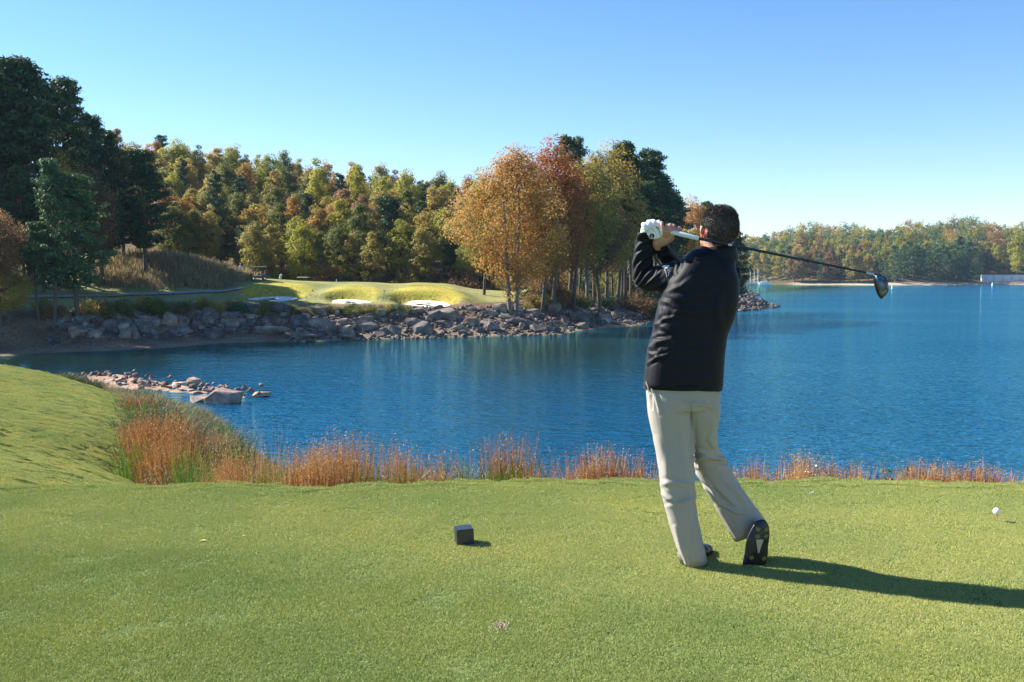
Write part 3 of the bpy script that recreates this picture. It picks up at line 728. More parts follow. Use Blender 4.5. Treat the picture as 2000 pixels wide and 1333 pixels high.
# dark pines on the left bank
put(NP[2], 'pine_light', 103, 97, 318, 130, 'pale green open pine at the water edge, tallest of the two in front', half=.27, tm='bark_pine', rz=1)
put(NP[2], 'pine_light', 150, 101, 348, 175, 'bushy pale green pine just right of the tallest front pine', half=.27, tm='bark_pine', rz=3)
put(NP[1], 'pine_light', 74, 99, 440, 60, 'thin young pine left of the two front pines', half=.17, tm='bark_pine')
put(NP[2], 'pine', 284, 134, 300, 140, 'lone dark bushy pine standing on the weedy hillock', half=.27, tm='bark_pine')
put(NP[0], 'pine', 60, 122, 130, 190, 'tallest dark pine at the top left of the photograph', half=.20, tm='bark_pine')
put(NP[0], 'pine', 130, 128, 162, 130, 'dark pine with a leaning tip right of the tallest pine', half=.20, tm='bark_pine')
put(NP[1], 'pine', -10, 120, 125, 190, 'tall dark pine cut by the left edge of the photograph', half=.17, tm='bark_pine')
put(NP[1], 'pine', 182, 134, 232, 70, 'small sharp-tipped pine on the right shoulder of the dark pines', half=.17, tm='bark_pine')
put(NP[2], 'pine', 215, 142, 262, 130, 'dark spreading pine between the pine wall and the yellow hill trees', half=.27, tm='bark_pine')
put(NB[1], 'brown', 172, 126, 330, 120, 'brown-leaved tree caught among the dark pines', half=.24)
put(NB[1], 'olive', 128, 122, 300, 100, 'olive tree with yellow flecks low among the dark pines', half=.24)
put(NB[2], 'brown', -2, 98, 400, 90, 'mauve-brown shrubby tree at the left edge by the water', half=.20)
put(NB[1], 'olive', 12, 96, 515, 90, 'low olive bush-like tree beside the thin young pine', half=.24)
for i, (px, Y, t, w) in enumerate([(20, 128, 200, 130), (95, 133, 215, 130), (165, 138, 250, 110), (-60, 124, 150, 200), (50, 118, 330, 120), (235, 146, 300, 90), (200, 130, 380, 110), (150, 120, 400, 100), (240, 140, 400, 90), (10, 112, 420, 100), (-140, 118, 140, 220), (-130, 104, 330, 130), (85, 116, 400, 100), (225, 156, 330, 90)]):
    put(NP[[0, 2, 1][i % 3]], 'pine', px, Y, t, w, 'dark pine packed in the %s of the left pine stand' % ('left edge' if px < 40 else ('middle' if px < 160 else 'right side')), 'pines packed in the left stand', half=[.20, .27, .17][i % 3], tm='bark_pine')
# the same stand goes on to the left, outside the frame, and shades the left of the green
for px, Y, t in [(-260, 128, 120), (-330, 112, 90), (-420, 130, 120), (-500, 110, 100), (-560, 140, 150), (-380, 146, 150), (-250, 150, 160)]:
    put(NP[0], 'pine', px, Y, t, 200, 'dark pine packed in the shaded pine stand on the left bank', 'pines packed in the left stand', half=.20, tm='bark_pine')

# the wooded hill behind the green
WOOD = [('green', 'green'), ('olive', 'olive'), ('olive', 'olive'), ('orange', 'orange'), ('brown', 'russet'), ('pine', 'dark pine'), ('yellow', 'yellow'), ('green', 'green')]
rows = [(183, 0), (193, 0), (206, 0), (222, 0), (240, 0), (260, 0), (284, 0)]
special = {}
cnt = 0
for ri, (Y, _) in enumerate(rows):
    step = 39 * 200 / Y
    px = 215 + (ri % 2) * step / 2
    lim = [1010, 1020, 1030, 1040, 1250, 1250, 1240][ri]
    while px < lim:
        q = px + random.uniform(-12, 12); Yj = Y + random.uniform(-5, 5)
        if ri == 0 and (q < 330): px += step; continue
        kind = random.choices(WOOD, [3, 5, 4, 3.6, 2.4 + (ri < 3) * 2, 3 + (ri < 2) * 2, 1.6 + 1.0 * (ri in (3, 4, 5)), 1.5])[0]
        mat, word = kind
        x = xat(q, Yj); z = gz(x, Yj) - .2
        h = random.uniform(13, 17.5) * (0.8 if ri == 0 else 1)
        if word == 'dark pine': pr, tm_, ws = random.choice(MP), 'bark_pine', random.uniform(0.85, 1.2)
        else: pr, tm_, ws = random.choice(MB), 'bark', random.uniform(0.85, 1.15)
        where = ['at the foot of the wooded hill', 'low on the wooded hill', 'low on the wooded hill', 'halfway up the wooded hill', 'halfway up the wooded hill', 'near the crest of the wooded hill', 'on the crest of the wooded hill'][ri]
        side = 'far left' if q < 340 else ('left' if q < 500 else ('middle' if q < 680 else ('right' if q < 850 else 'far right')))
        lab = '%s tree %s, %s part' % (word, where, side)
        tree(pr, mat, tm_, (x, Yj, z), h, ws, random.uniform(0, 6.28), lab, 'tree', '%s trees %s, %s' % (word, where, side))
        cnt += 1; px += step * random.uniform(0.8, 1.2)
def hillt(pr, mat, px, Y, top, wpx, half, lab, tm='bark', cat='tree'): return put(pr, mat, px, Y, top, wpx, lab, half=half, tm=tm, cat=cat)
hillt(MB[3], 'yellow', 700, 222, 322, 48, .15, 'bright lime-yellow tree standing out high on the wooded hill')
hillt(MB[0], 'yellow', 795, 232, 330, 55, .20, 'yellow-green tree right of the lime-yellow tree')
hillt(MB[3], 'yellow', 620, 226, 308, 42, .15, 'narrow golden tree reaching the skyline')
hillt(MB[2], 'yellow', 350, 262, 277, 70, .23, 'domed yellow-green tree highest on the left skyline')
hillt(MB[0], 'orange', 742, 206, 378, 42, .20, 'small bright orange crown in the middle of the hill')
hillt(MB[2], 'orange', 660, 204, 386, 55, .23, 'pinkish orange tree in the middle of the wood')
hillt(MB[4], 'orange', 632, 179, 502, 62, .19, 'low rusty orange tree behind the second golf cart')
hillt(MB[0], 'orange', 368, 196, 378, 60, .20, 'brownish orange tree above the weedy hillock')
hillt(MP[1], 'pine', 425, 192, 342, 50, .17, 'blue-green pine rising on the left of the wood', 'bark_pine')
hillt(MP[0], 'pine', 770, 190, 390, 50, .14, 'thin pine with visible trunk right of centre in the wood', 'bark_pine')
hillt(MB[1], 'green', 705, 186, 395, 60, .17, 'pale green tall tree in front of the wood')
hillt(MB[3], 'olive', 480, 186, 440, 40, .15, 'pale olive tree trailing to the ground behind the golf cart')
hillt(MB[1], 'brown', 905, 200, 410, 60, .17, 'russet tree beside the wooded point')
# ragged undergrowth at the foot of the wood
def bush(px, Y, h, w, mat, label, group=None, cat='bush', rz=None):
    x = xat(px, Y); z = gz(x, Y) - 0.1
    o = BUSHV(mat); r_ = link('bush', o, None, (x, Y, z)); r_.scale = (w, w, h); r_.rotation_euler = (0, 0, random.uniform(0, 6)); tag(r_, label, cat, group); return r_
_bush = None; _bv = {}
def BUSHV(mat):
    k = (mat, random.randrange(3))
    if k not in _bv:
        r = np.random.default_rng(hash(k[1]) % 99 + 5); n = 1500
        c = r.normal(0, 1, (26, 3)) * (.33, .33, .22) + (0, 0, .45); ci = r.integers(0, 26, n)
        p = c[ci] + r.normal(0, .14, (n, 3)); p[:, 2] = np.abs(p[:, 2])
        V, F = leaf_cards(p, np.tile((0, 0, .8), (n, 1)), 0.05, .5, .9)
        me = mesh_np('bush', V, F, M[mat]); face_attr(me, 'tint', r.normal(0, .13, 26)[ci] + r.normal(0, .08, n)); _bv[k] = me
    return _bv[k]
for i in range(60):
    px = 500 + i * 9.2 + random.uniform(-4, 4)
    if 560 < px < 615: continue
    bush(px, random.uniform(176, 186), random.uniform(2.0, 4.5), random.uniform(2.0, 3.4), random.choice(['green', 'brown', 'pine', 'olive']), 'low shrub in the shade at the foot of the wood behind the green', 'shrubs at the foot of the wood')

for i in range(46):
    px = random.uniform(1045, 1400); bush(px, random.uniform(158, 190), random.uniform(3.0, 6.0), random.uniform(2.2, 3.6), random.choice(['pine', 'brown', 'olive', 'green', 'pine']), 'tall shrub filling the shade behind the trunks of the wooded point', 'shrubs behind the trunks of the wooded point')
# the distant shore: about three hundred crowns one can still tell apart
n = 0
back_trees = []
def zdd(x, y): return float(zd(np.array([x]), np.array([y]))[0])
for ri in range(8):
    px = 1395 + random.uniform(0, 14)
    while px < 2075:
        s0 = np.interp(px, [1200, 1440, 1560, 1700, 1740, 1800, 1905, 1925, 2000, 2300], [830, 800, 735, 715, 700, 712, 742, 765, 760, 740])
        Y = s0 + 22 + ri * 21 + random.uniform(-8, 8)
        if ri == 0 and 1915 < px: Y += 45
        x = xat(px, Y); z = zdd(x, Y) - 0.3
        h = random.uniform(19, 25) + (3 if ri < 2 and 1740 < px < 1910 else 0) - (2.5 if px < 1560 else 0)
        if ri < 2 and 1700 < px < 1920 or random.random() < .12 + .2 * (ri < 2): pr, mat, word, tm_ = random.choice(FP), 'pine_light', 'green pine', 'bark_pine'
        else:
            mat, word = random.choices([('green', 'green'), ('olive', 'olive'), ('olive', 'olive'), ('brown', 'russet'), ('orange', 'orange'), ('yellow', 'yellow')], [4, 4, 3, 2, .7, .5])[0]
            pr, tm_ = random.choice(FB), 'bark'
        h *= 1 + .16 * math.sin(px * .021) + .08 * math.sin(px * .057 + 1)
        if ri >= 3:
            mat = random.choices(['green', 'olive', 'pine_light', 'brown', 'yellow'], [5, 3, 4, 1, .5])[0]
            back_trees.append((x, Y, z, h, mat)); px += random.uniform(13, 21); continue
        side = 'above the boats' if px < 1560 else ('left of the club' if px < 1700 else ('above the left beach' if px < 1800 else ('above the right beach' if px < 1915 else 'behind the pale wall')))
        depth = 'at the front' if ri < 2 else ('midway back' if ri < 5 else 'on the skyline')
        tree(pr, mat, tm_, (x, Y, z), h, random.uniform(.85, 1.15), random.uniform(0, 6.28), '%s tree %s of the distant shore, %s' % (word, depth, side), 'tree', 'distant %s trees %s, %s' % (word, depth, side))
        n += 1; px += random.uniform(13, 21)
for (px, top, dd, mat, lab) in [(1752, 462, 60, 'yellow', 'bright yellow tree above the club head on the distant shore'), (1742, 492, 40, 'yellow', 'small golden tree just above the club head'),
                         (1985, 452, 70, 'yellow', 'yellow crowned tree at the right edge of the distant shore')]:
    Y = 715 + dd; x = xat(px, Y); z = zdd(x, Y); tree(FB[0], mat, 'bark', (x, Y, z), ztop(top, Y) - z, .8, 1.0, lab)

# the rows behind read as one mass of crowns
sr = np.random.default_rng(77); lo_p = []
for k in range(3):
    m_ = 1100; cl_ = sr.normal(0, 1, (40, 3)); cl_ /= np.linalg.norm(cl_, axis=1)[:, None]; cl_ = cl_ * (.26, .26, .38) * sr.uniform(.5, 1, (40, 1)) + (0, 0, .6)
    ci = sr.integers(0, 40, m_); lo_p.append((cl_[ci] + sr.normal(0, .045, (m_, 3)), cl_[ci] - np.array([0, 0, .45])))
groups_ = {}
for i, (x, Y, z, h, mat) in enumerate(back_trees):
    c_, n_ = lo_p[i % 3]; a = sr.uniform(0, 6.28); ca, sa = math.cos(a), math.sin(a)
    q = np.stack([c_[:, 0] * ca - c_[:, 1] * sa, c_[:, 0] * sa + c_[:, 1] * ca, c_[:, 2]], 1) * h + (x, Y, z); nn = np.stack([n_[:, 0] * ca - n_[:, 1] * sa, n_[:, 0] * sa + n_[:, 1] * ca, n_[:, 2]], 1)
    groups_.setdefault(mat, []).append((q, nn, np.full(len(q), sr.normal(.15, .2)) + sr.normal(0, .08, len(q))))
allv = []; allf = []; tints = []; midx = []; mats_ = list(groups_); off = 0
for k, mat in enumerate(mats_):
    for q, nn, tt in groups_[mat]:
        v_, f_ = leaf_cards(q, nn * 2, .55, .6, .5); allv.append(v_); allf.append(f_ + off); off += len(v_); tints.append(tt); midx.append(np.full(len(f_), k))
me = mesh_np('distant_wood', np.concatenate(allv), np.concatenate(allf))
for mat in mats_: me.materials.append(M[mat])
me.polygons.foreach_set('material_index', np.concatenate(midx).astype(np.int32)); face_attr(me, 'tint', np.concatenate(tints))
tag(link('distant_wood', me), 'mass of autumn treetops along the skyline of the distant shore', 'wood', kind='stuff')
# ------------------------------------------------------------------ rocks
def rock_mat(name, c1, c2, c3):
    m, nt, b = new_mat(name)
    n = nz(nt, 1.6, 6); f = nz(nt, 14, 5); oi = nt.nodes.new('ShaderNodeObjectInfo')
    r = ramp(nt, n.outputs[0], [(0.3, c1), (0.5, c2), (0.7, c3)])
    r2 = ramp(nt, oi.outputs['Random'], [(0.0, (0.55, 0.55, 0.6)), (0.45, (0.9, 0.9, 0.93)), (0.75, (1.15, 0.98, 0.85)), (1.0, (1.5, 1.42, 1.35))])
    r3 = ramp(nt, f.outputs[0], [(0.3, (0.65, 0.65, 0.65)), (0.6, (1.1, 1.1, 1.1))])
    c = mix(nt, r.outputs[0], r2.outputs[0], 1.0, 'MULTIPLY'); c = mix(nt, c, r3.outputs[0], 1.0, 'MULTIPLY')
    nt.links.new(c, b.inputs['Base Color']); b.inputs['Roughness'].default_value = 0.85; b.inputs['Specular IOR Level'].default_value = 0.3
    bump(nt, b, f.outputs[0], 0.7, 0.06)
    return m
M['rock'] = rock_mat('riprap_rock', (0.085, 0.072, 0.064), (0.19, 0.165, 0.145), (0.35, 0.305, 0.27))
M['rock_pink'] = rock_mat('pinkish_rock', (0.19, 0.13, 0.10), (0.32, 0.235, 0.19), (0.45, 0.36, 0.31))
def rock_mesh(name, sx, sy, sz, seed, npts=18, mat=None, rough=0.05):
    r = np.random.default_rng(seed); bm = bmesh.new()
    u = r.normal(0, 1, (npts, 3)); u /= np.linalg.norm(u, axis=1)[:, None]; u = np.sign(u) * np.abs(u) ** 0.8
    for p in u * r.uniform(.82, 1.05, (npts, 1)): bm.verts.new(p * (sx, sy, sz))
    res = bmesh.ops.convex_hull(bm, input=bm.verts)
    bmesh.ops.delete(bm, geom=[e for e in res['geom_interior'] if isinstance(e, bmesh.types.BMVert)], context='VERTS')
    bmesh.ops.bevel(bm, geom=bm.edges[:], offset=0.05, segments=1, affect='EDGES', clamp_overlap=True)
    bmesh.ops.triangulate(bm, faces=bm.faces[:])
    for v in bm.verts:
        v.co += Vector(mnoise.noise_vector(v.co * 2.3 + Vector((seed, 0, 0)))) * rough
    me = bpy.data.meshes.new(name); bm.to_mesh(me); bm.free(); me.materials.append(mat or M['rock']); return me
RK = [rock_mesh('boulder', *s, 700 + i, n) for i, (s, n) in enumerate([((.5, .42, .34), 16), ((.5, .4, .25), 18), ((.5, .45, .4), 14), ((.55, .35, .22), 16), ((.5, .35, .42), 13), ((.5, .46, .3), 22), ((.45, .4, .36), 12), ((.6, .36, .26), 15)])]
def farrock(px, py, w, h=None, k=None, depth=None, label=None, group=None, mat=None, Y=None):
    """a stone whose foot shows at photo (px,py): march along that sight line until it meets the bank"""
    if Y is None:
        Y = ysee(px, py, 88, 240)
    q = P(px, py, Y); z = gz(q[0], Y)
    s = w / FPX * Y
    o = link('boulder', RK[k if k is not None else random.randrange(len(RK))], None, (q[0], Y + 0.2 * s, z + s * 0.12))
    hh = (h if h else w * random.uniform(.5, .75)) / FPX * Y
    o.scale = (s, (depth or random.uniform(.7, 1.0)) * s * .8, hh / .62)
    o.rotation_euler = (random.uniform(-.2, .2), random.uniform(-.15, .15), random.choice([0, math.pi]) + random.uniform(-.5, .5))
    tag(o, label, 'boulder', group); return o
BIG = [(526, 661, 86, 27, 3, 'long flat-topped slab boulder, largest of the rock bank by the water'), (415, 664, 46, 26, 0, 'rounded pale boulder left of the long slab at the water edge'), (676, 657, 38, 24, 6, 'square pale-topped boulder under the middle bunker'),
       (622, 645, 48, 26, 2, 'dark blocky boulder high in the bank above the slab'), (770, 658, 34, 28, 4, 'pointed upright boulder below the right bunker'), (823, 654, 44, 32, 0, 'large smooth grey boulder below the right bunker'),
       (580, 640, 40, 28, 2, 'split blocky boulder above the long slab'), (183, 664, 36, 20, 0, 'rounded pale stone at the dark left end of the bank'), (140, 664, 50, 24, 1, 'wide dark boulder at the left end of the bank'),
       (253, 664, 38, 28, 6, 'upright reddish boulder in the shaded left bank'), (675, 663, 36, 13, 3, 'low flat stone at the waterline under the square boulder'), (600, 662, 40, 13, 3, 'leaning wedge-shaped stone beside the long slab'),
       (712, 640, 34, 24, 2, 'dark round boulder mid bank under the middle bunker'), (740, 620, 30, 20, 5, 'dark boulder just below the grass edge of the green'), (870, 625, 54, 26, 0, 'wide dark boulder high in the bank right of the right bunker'),
       (1015, 640, 44, 24, 1, 'big grey boulder below the twin-trunked maple'), (1102, 636, 24, 26, 4, 'upright pale egg-shaped boulder on the wooded point'), (1080, 610, 38, 24, 0, 'pale flat-faced boulder high on the wooded point'),
       (1130, 634, 40, 30, 2, 'dark hollow boulder at the shaded foot of the wooded point'), (950, 643, 40, 22, 5, 'broad brown boulder left of the maple'), (900, 650, 30, 18, 1, 'tan boulder near the waterline below the green'), (470, 640, 26, 18, 6, 'small pale boulder under the bushes left of the bunkers'),
       (545, 617, 26, 16, 6, 'pale boulder peeking from the bushes over the slab'), (290, 640, 36, 22, 5, 'shaded slanting boulder in the left bank'), (350, 655, 40, 22, 1, 'shaded wide boulder left of the rounded pale one')]
for (px, py, w, h, k, lab) in BIG: farrock(px, py, w * 1.22, h * 1.2, k, None, lab)
zones = [(95, 460, 'shaded left part of the rock bank'), (460, 640, 'rock bank below the left bunker'), (640, 760, 'rock bank below the middle bunker'), (760, 930, 'rock bank below the right bunker'), (930, 1080, 'rock bank below the twin-trunked maple'), (1080, 1300, 'rocky foot of the wooded point')]
cnt = 0
for i in range(272):
    px = 98 + (i / 272.0) * 1180 + random.uniform(-8, 8)
    wl = np.interp(px, [a for a, _ in shore_px[2:16]], [b_ for _, b_ in shore_px[2:16]])
    topy = np.interp(px, [90, 300, 450, 700, 1000, 1060, 1100, 1280], [628, 618, 612, 606, 606, 596, 596, 596])
    u = random.random() ** 0.8
    py = wl - 2 - u * (wl - topy - 2) - (14 if px < 460 else (7 if px < 600 else 0)) * (1 - u)
    w = random.uniform(12, 27) * (1.2 if px < 760 else 0.95) * (1.7 if random.random() < .28 else 1)
    z = [q for q in zones if q[0] <= px < q[1] or q is zones[-1]][0][2]
    big = w > 24
    farrock(px, py, w, None, None, None, '%s grey stone in the %s' % ('larger' if big else 'smaller', z), '%s stones in the %s' % ('larger' if big else 'smaller', z))
# small rubble between the boulders and along the spits
V = []; F = []; o = 0
def add_rub(x, y, z, s, r):
    global o
    bmv = np.array([(-.5, -.4, -.2), (.5, -.35, -.25), (.45, .4, -.2), (-.4, .45, -.25), (-.3, -.25, .3), (.35, -.2, .22), (.25, .28, .34), (-.28, .2, .2)]) + r.normal(0, .09, (8, 3))
    a = r.uniform(0, 6.28); ca, sa = math.cos(a), math.sin(a); Q = bmv * (s, s * r.uniform(.6, 1), s * r.uniform(.6, 1.1))
    Q = np.stack([Q[:, 0] * ca - Q[:, 1] * sa + x, Q[:, 0] * sa + Q[:, 1] * ca + y, Q[:, 2] + z], 1); V.append(Q)
    F.append(np.array([(0, 3, 2, 1), (4, 5, 6, 7), (0, 1, 5, 4), (1, 2, 6, 5), (2, 3, 7, 6), (3, 0, 4, 7)]) + o); o += 8
rr = np.random.default_rng(5)
cand = np.concatenate([np.stack([rr.uniform(-62, 30, 26000), rr.uniform(92, 172, 26000)], 1), np.stack([rr.uniform(28, 95, 22000), rr.uniform(160, 400, 22000)], 1)])
dd = sdist(cand[:, 0], cand[:, 1]); zz = zf(cand[:, 0], cand[:, 1]); cpx_ = 1000 + cand[:, 0] / cand[:, 1] * FPX
for (x, y), d, z, px in zip(cand, dd, zz, cpx_):
    lim = 9.5 if px < 1300 else 40
    lo = 4.5 if px < 560 else 0.1
    if lo < d < lim and px > 90:
        add_rub(x, y, z + .05, rr.uniform(.15, .7) * (1.0 if px < 1300 else 2.2), rr)
me = mesh_np('rubble', np.concatenate(V), np.concatenate(F), M['rock'])
tag(link('rubble', me), 'small broken stones packed between the boulders of the bank', 'rubble', kind='stuff')

# rocks of the near spit
NR = [rock_mesh('spit_rock', *s, 800 + i, n, M['rock_pink'], .07) for i, (s, n) in enumerate([((.5, .4, .34), 20), ((.6, .4, .22), 22), ((.5, .36, .3), 16), ((.62, .34, .18), 18)])]
spit = [(437, 789, 66, 30, 0, 58, 'largest pinkish boulder of the near spit, one face in deep shadow'), (392, 786, 44, 18, 1, 58.5, 'low sloping rock joined to the largest boulder of the near spit'), (478, 776, 24, 9, 3, 62, 'small flat rock just right of the largest boulder'),
        (508, 775, 32, 14, 1, 61, 'outermost low rock at the tip of the near spit'), (285, 761, 32, 20, 2, 66, 'knobbly pale rock at the landward end of the near spit'), (268, 764, 26, 10, 1, 66, 'flat pale rock at the landward end of the near spit'),
        (316, 763, 22, 14, 0, 66, 'rust-stained small rock by the knobbly one'), (350, 757, 34, 16, 1, 67, 'long pale rock in the back row of the near spit'), (378, 751, 27, 14, 0, 68.5, 'smooth rounded rock topmost at the back of the near spit'),
        (340, 768, 34, 10, 3, 64, 'layered brown rock in the middle of the near spit'), (370, 767, 34, 12, 1, 64, 'stacked flat rock in the middle of the near spit'), (412, 768, 36, 14, 2, 64, 'pale angular rock behind the largest boulder'),
        (395, 778, 30, 9, 3, 61, 'thin slab in front of the angular rock'), (466, 779, 14, 7, 0, 61.5, 'little stone between the largest boulder and the tip'), (425, 762, 22, 8, 3, 66, 'narrow slab behind the angular rock')]
for px, py, w, h, k, Y, lab in spit:
    q = P(px, py, Y); s = w / FPX * Y; hh = h / FPX * Y
    r_ = link('spit_rock', NR[k], None, (q[0], Y, q[2] + hh * .35)); r_.scale = (s * 1.3, s * 1.2, hh / .42); r_.rotation_euler = (random.uniform(-.15, .15), -0.12, random.uniform(-.4, .4))
    tag(r_, lab, 'rock')
# the shoal of ground that the spit stands on
V = []; nx, ny = 40, 24
for j in range(ny):
    for i in range(nx):
        u = i / (nx - 1); v = j / (ny - 1) * 2 - 1
        c0 = np.array([-30.0, 70.5]); c1 = np.array([-16.2, 60.5]); c = c0 + (c1 - c0) * u; wv = 6.0 * (1 - u * .75)
        x, y = c[0] + v * wv * .6, c[1] + v * wv * .8
        V.append((x, y, -5.72 - u * .28 - 0.9 * abs(v) ** 1.6 + .25 * mnoise.noise(Vector((x * .9, y * .9, 0)))))
F = [(j * nx + i, j * nx + i + 1, (j + 1) * nx + i + 1, (j + 1) * nx + i) for j in range(ny - 1) for i in range(nx - 1)]
tag(link('rocky_shoal', mesh_np('rocky_shoal', V, F, M['rock_pink'], True)), kind='structure')
V = []; F = []; o = 0
for i in range(90):
    u = rr.uniform(0, 1); c = np.array([-31.0, 71.5]) + np.array([14.8, -11]) * u + rr.normal(0, 1.5 * (1 - u * .5), 2); add_rub(c[0], c[1], -5.75 + .1, rr.uniform(.2, .55), rr)
tag(link('spit_rubble', mesh_np('spit_rubble', np.concatenate(V), np.concatenate(F), M['rock_pink'])), 'broken stones between the rocks of the near spit', 'rubble', kind='stuff')

# ------------------------------------------------------------------ bushes on the far bank
_lowv = {}
for i in range(120):
    px = random.uniform(300, 800) if i < 85 else random.uniform(40, 320)
    py = np.interp(px, [40, 300, 480, 700, 800], [612, 606, 604, 603, 604]) + random.uniform(-4, 13)
    if 500 < px < 880: py = random.uniform(605, 618)
    Y = ysee(px, py); x = xat(px, Y); s = random.uniform(.7, 1.7) * (1.2 if px < 300 else (.8 if px > 500 else 1))
    b_ = link('bush', BUSHV(random.choice(['green', 'olive', 'green', 'brown', 'pine_light'])), None, (x, Y, gz(x, Y) - .1)); b_.scale = (s, s, s * random.uniform(.7, 1.1))
    b_.rotation_euler = (0, 0, random.uniform(0, 6))
    w = 'between the green and the boulders' if px > 300 else 'in the shade under the front pines'
    tag(b_, 'low wild bush %s' % w, 'bush', 'low bushes %s' % w)
for i in range(46):
    px = random.uniform(1030, 1290); py = random.uniform(566, 606) if px > 1130 else random.uniform(585, 606)
    Y = ysee(px, py, 110, 230); x = xat(px, Y); s = random.uniform(1.2, 2.8)
    b_ = link('bush', BUSHV(random.choice(['brown', 'olive', 'pine', 'green'])), None, (x, Y, gz(x, Y) - .1)); b_.scale = (s, s, s * .9)
    wh = 'left' if px < 1110 else ('middle' if px < 1200 else 'right'); hl = 'high' if py < 590 else 'low'
    tag(b_, 'dusky bush %s on the %s part of the wooded point bank' % (hl, wh), 'bush', 'dusky bushes %s on the %s of the point' % (hl, wh))
# dry weeds on the hillock: one mass of stems
def stems(name, pts, hts, col_mat, per, spread, w, lean=0.15, seed=1, droop=0.0, fluff=0):
    r = np.random.default_rng(seed); n = len(pts) * per
    base = np.repeat(pts, per, 0) + np.concatenate([r.normal(0, 1, (n, 2)) * spread, np.zeros((n, 1))], 1)
    h = np.repeat(hts, per) * r.uniform(.55, 1.1, n)
    ln = r.normal(0, lean, (n, 2)) + (base[:, :2] - np.repeat(pts, per, 0)[:, :2]) * 0.35
    a = r.uniform(0, 3.14, n); sx = np.cos(a) * w; sy = np.sin(a) * w
    mid = base + np.stack([ln[:, 0] * h * .4, ln[:, 1] * h * .4, h * .55], 1); tip = base + np.stack([ln[:, 0] * h, ln[:, 1] * h, h * (1 - .4 * np.hypot(ln[:, 0], ln[:, 1]))], 1)
    off = np.stack([sx, sy, np.zeros(n)], 1)
    V = np.stack([base - off, base + off, mid + off * .8, mid - off * .8, tip], 1)
    idx = np.arange(n)[:, None] * 5
    Fq = np.concatenate([idx + np.array([0, 1, 2, 3])], 0); Ft = idx + np.array([3, 2, 4, 4])
    tri = np.concatenate([idx + np.array([0, 1, 2]), idx + np.array([0, 2, 3]), idx + np.array([3, 2, 4])], 0)
    V = V.reshape(-1, 3); tint = np.tile(np.repeat(r.normal(0, .12, len(pts)), per) + r.normal(0, .12, n), 3)
    if fluff:
        m = n * fluff; t_ = r.uniform(.3, 1.02, m); bi = np.repeat(np.arange(n), fluff)
        c = base[bi] + (tip - base)[bi] * t_[:, None] + r.normal(0, w * 1.6, (m, 3))
        fv, ff = leaf_cards(c, np.tile((0., 0, .5), (m, 1)), w * 2.0, .42, 1.0)
        ft = np.concatenate([ff[:, [0, 1, 2]], ff[:, [0, 2, 3]]]) + len(V)
        V = np.concatenate([V, fv]); tri = np.concatenate([tri, ft]); tint = np.concatenate([tint, np.tile(tint[:n][bi] + r.normal(0, .1, m), 2)])
    me = mesh_np(name, V, tri, M[col_mat]); face_attr(me, 'tint', tint); return me
M['rust_grass'] = leaf_mat('rust_grass', [(0.20, 0.09, 0.028), (0.35, 0.165, 0.052), (0.47, 0.25, 0.085), (0.55, 0.38, 0.17)], .25, .25, 3)
M['dry_weed'] = leaf_mat('dry_weed', [(0.18, 0.14, 0.07), (0.32, 0.25, 0.13), (0.46, 0.35, 0.19)], .3, .3, 2)
M['fresh_weed'] = leaf_mat('fresh_weed', [(0.06, 0.14, 0.015), (0.12, 0.22, 0.02), (0.20, 0.28, 0.04)], .35, .3, 2)
M['grey_weed'] = leaf_mat('grey_green_weed', [(0.06, 0.09, 0.035), (0.11, 0.14, 0.06), (0.19, 0.18, 0.10)], .3, .3, 2)
pts = []; hs_ = []
for i in range(1500):
    px = random.uniform(180, 492); Y = random.uniform(129, 150); x = xat(px, Y); z = gz(x, Y)
    if 537 + (1.48 - z) * FPX / Y > np.interp(px, [180, 420, 492], [572, 562, 545]): continue
    pts.append((x, Y, z - .05)); hs_.append(random.uniform(.6, 1.5))
tag(link('hillock_weeds', stems('hillock_weeds', np.array(pts), np.array(hs_), 'dry_weed', 9, .45, .05, .2, 3, fluff=1)), 'tall dry weeds covering the hillock left of the golf cart', 'weeds', kind='stuff')

# ------------------------------------------------------------------ tall grasses along the near bank
Z1 = np.zeros((1, 3)); U1 = np.ones(1)
def clump_proto(mat, n, spread, w, lean, seed, fluff): return stems('clump', Z1, U1, mat, n, spread, w, lean, seed, fluff=fluff)
PR = {'rust': [clump_proto('rust_grass', 150, .10, .0058, .05, i, 10) for i in (1, 2, 3)], 'rust_thin': [clump_proto('rust_grass', 70, .12, .0050, .07, i, 12) for i in (4, 5, 6)],
      'rust_lean': [clump_proto('rust_grass', 80, .12, .005, .10, i, 10) for i in (7, 8)],
      'rust_big': [clump_proto('rust_grass', 330, .16, .008, .07, i, 9) for i in (9, 10)],
      'green': [clump_proto('fresh_weed', 90, .12, .006, .12, i, 6) for i in (11, 12)], 'dry': [clump_proto('dry_weed', 48, .16, .005, .22, i, 10) for i in (13, 14, 15)],
      'grey': [clump_proto('grey_weed', 110, .22, .009, .2, i, 10) for i in (16, 17, 18)]}
names = {'rust': 'grass_clump', 'rust_thin': 'grass_clump', 'rust_lean': 'grass_clump', 'rust_big': 'grass_clump', 'green': 'green_weed', 'dry': 'dry_weed', 'grey': 'leafy_weed'}
def gzn(x, y): return float(zn(np.array([x]), np.array([y]))[0])
def clump(kind, px, top, Y, w=1.0, label=None, group=None, lean=0):
    x = xat(px, Y); z = gzn(x, Y) - .03; h = max(.25, ztop(top, Y) - z)
    o_ = link(names[kind], random.choice(PR[kind]), None, (x, Y, z)); o_.scale = (w, w, h); o_.rotation_euler = (0, lean, random.uniform(0, 6.28) if not lean else 0)
    tag(o_, label, 'weed' if kind in ('green', 'dry', 'grey') else 'grass clump', group); return o_
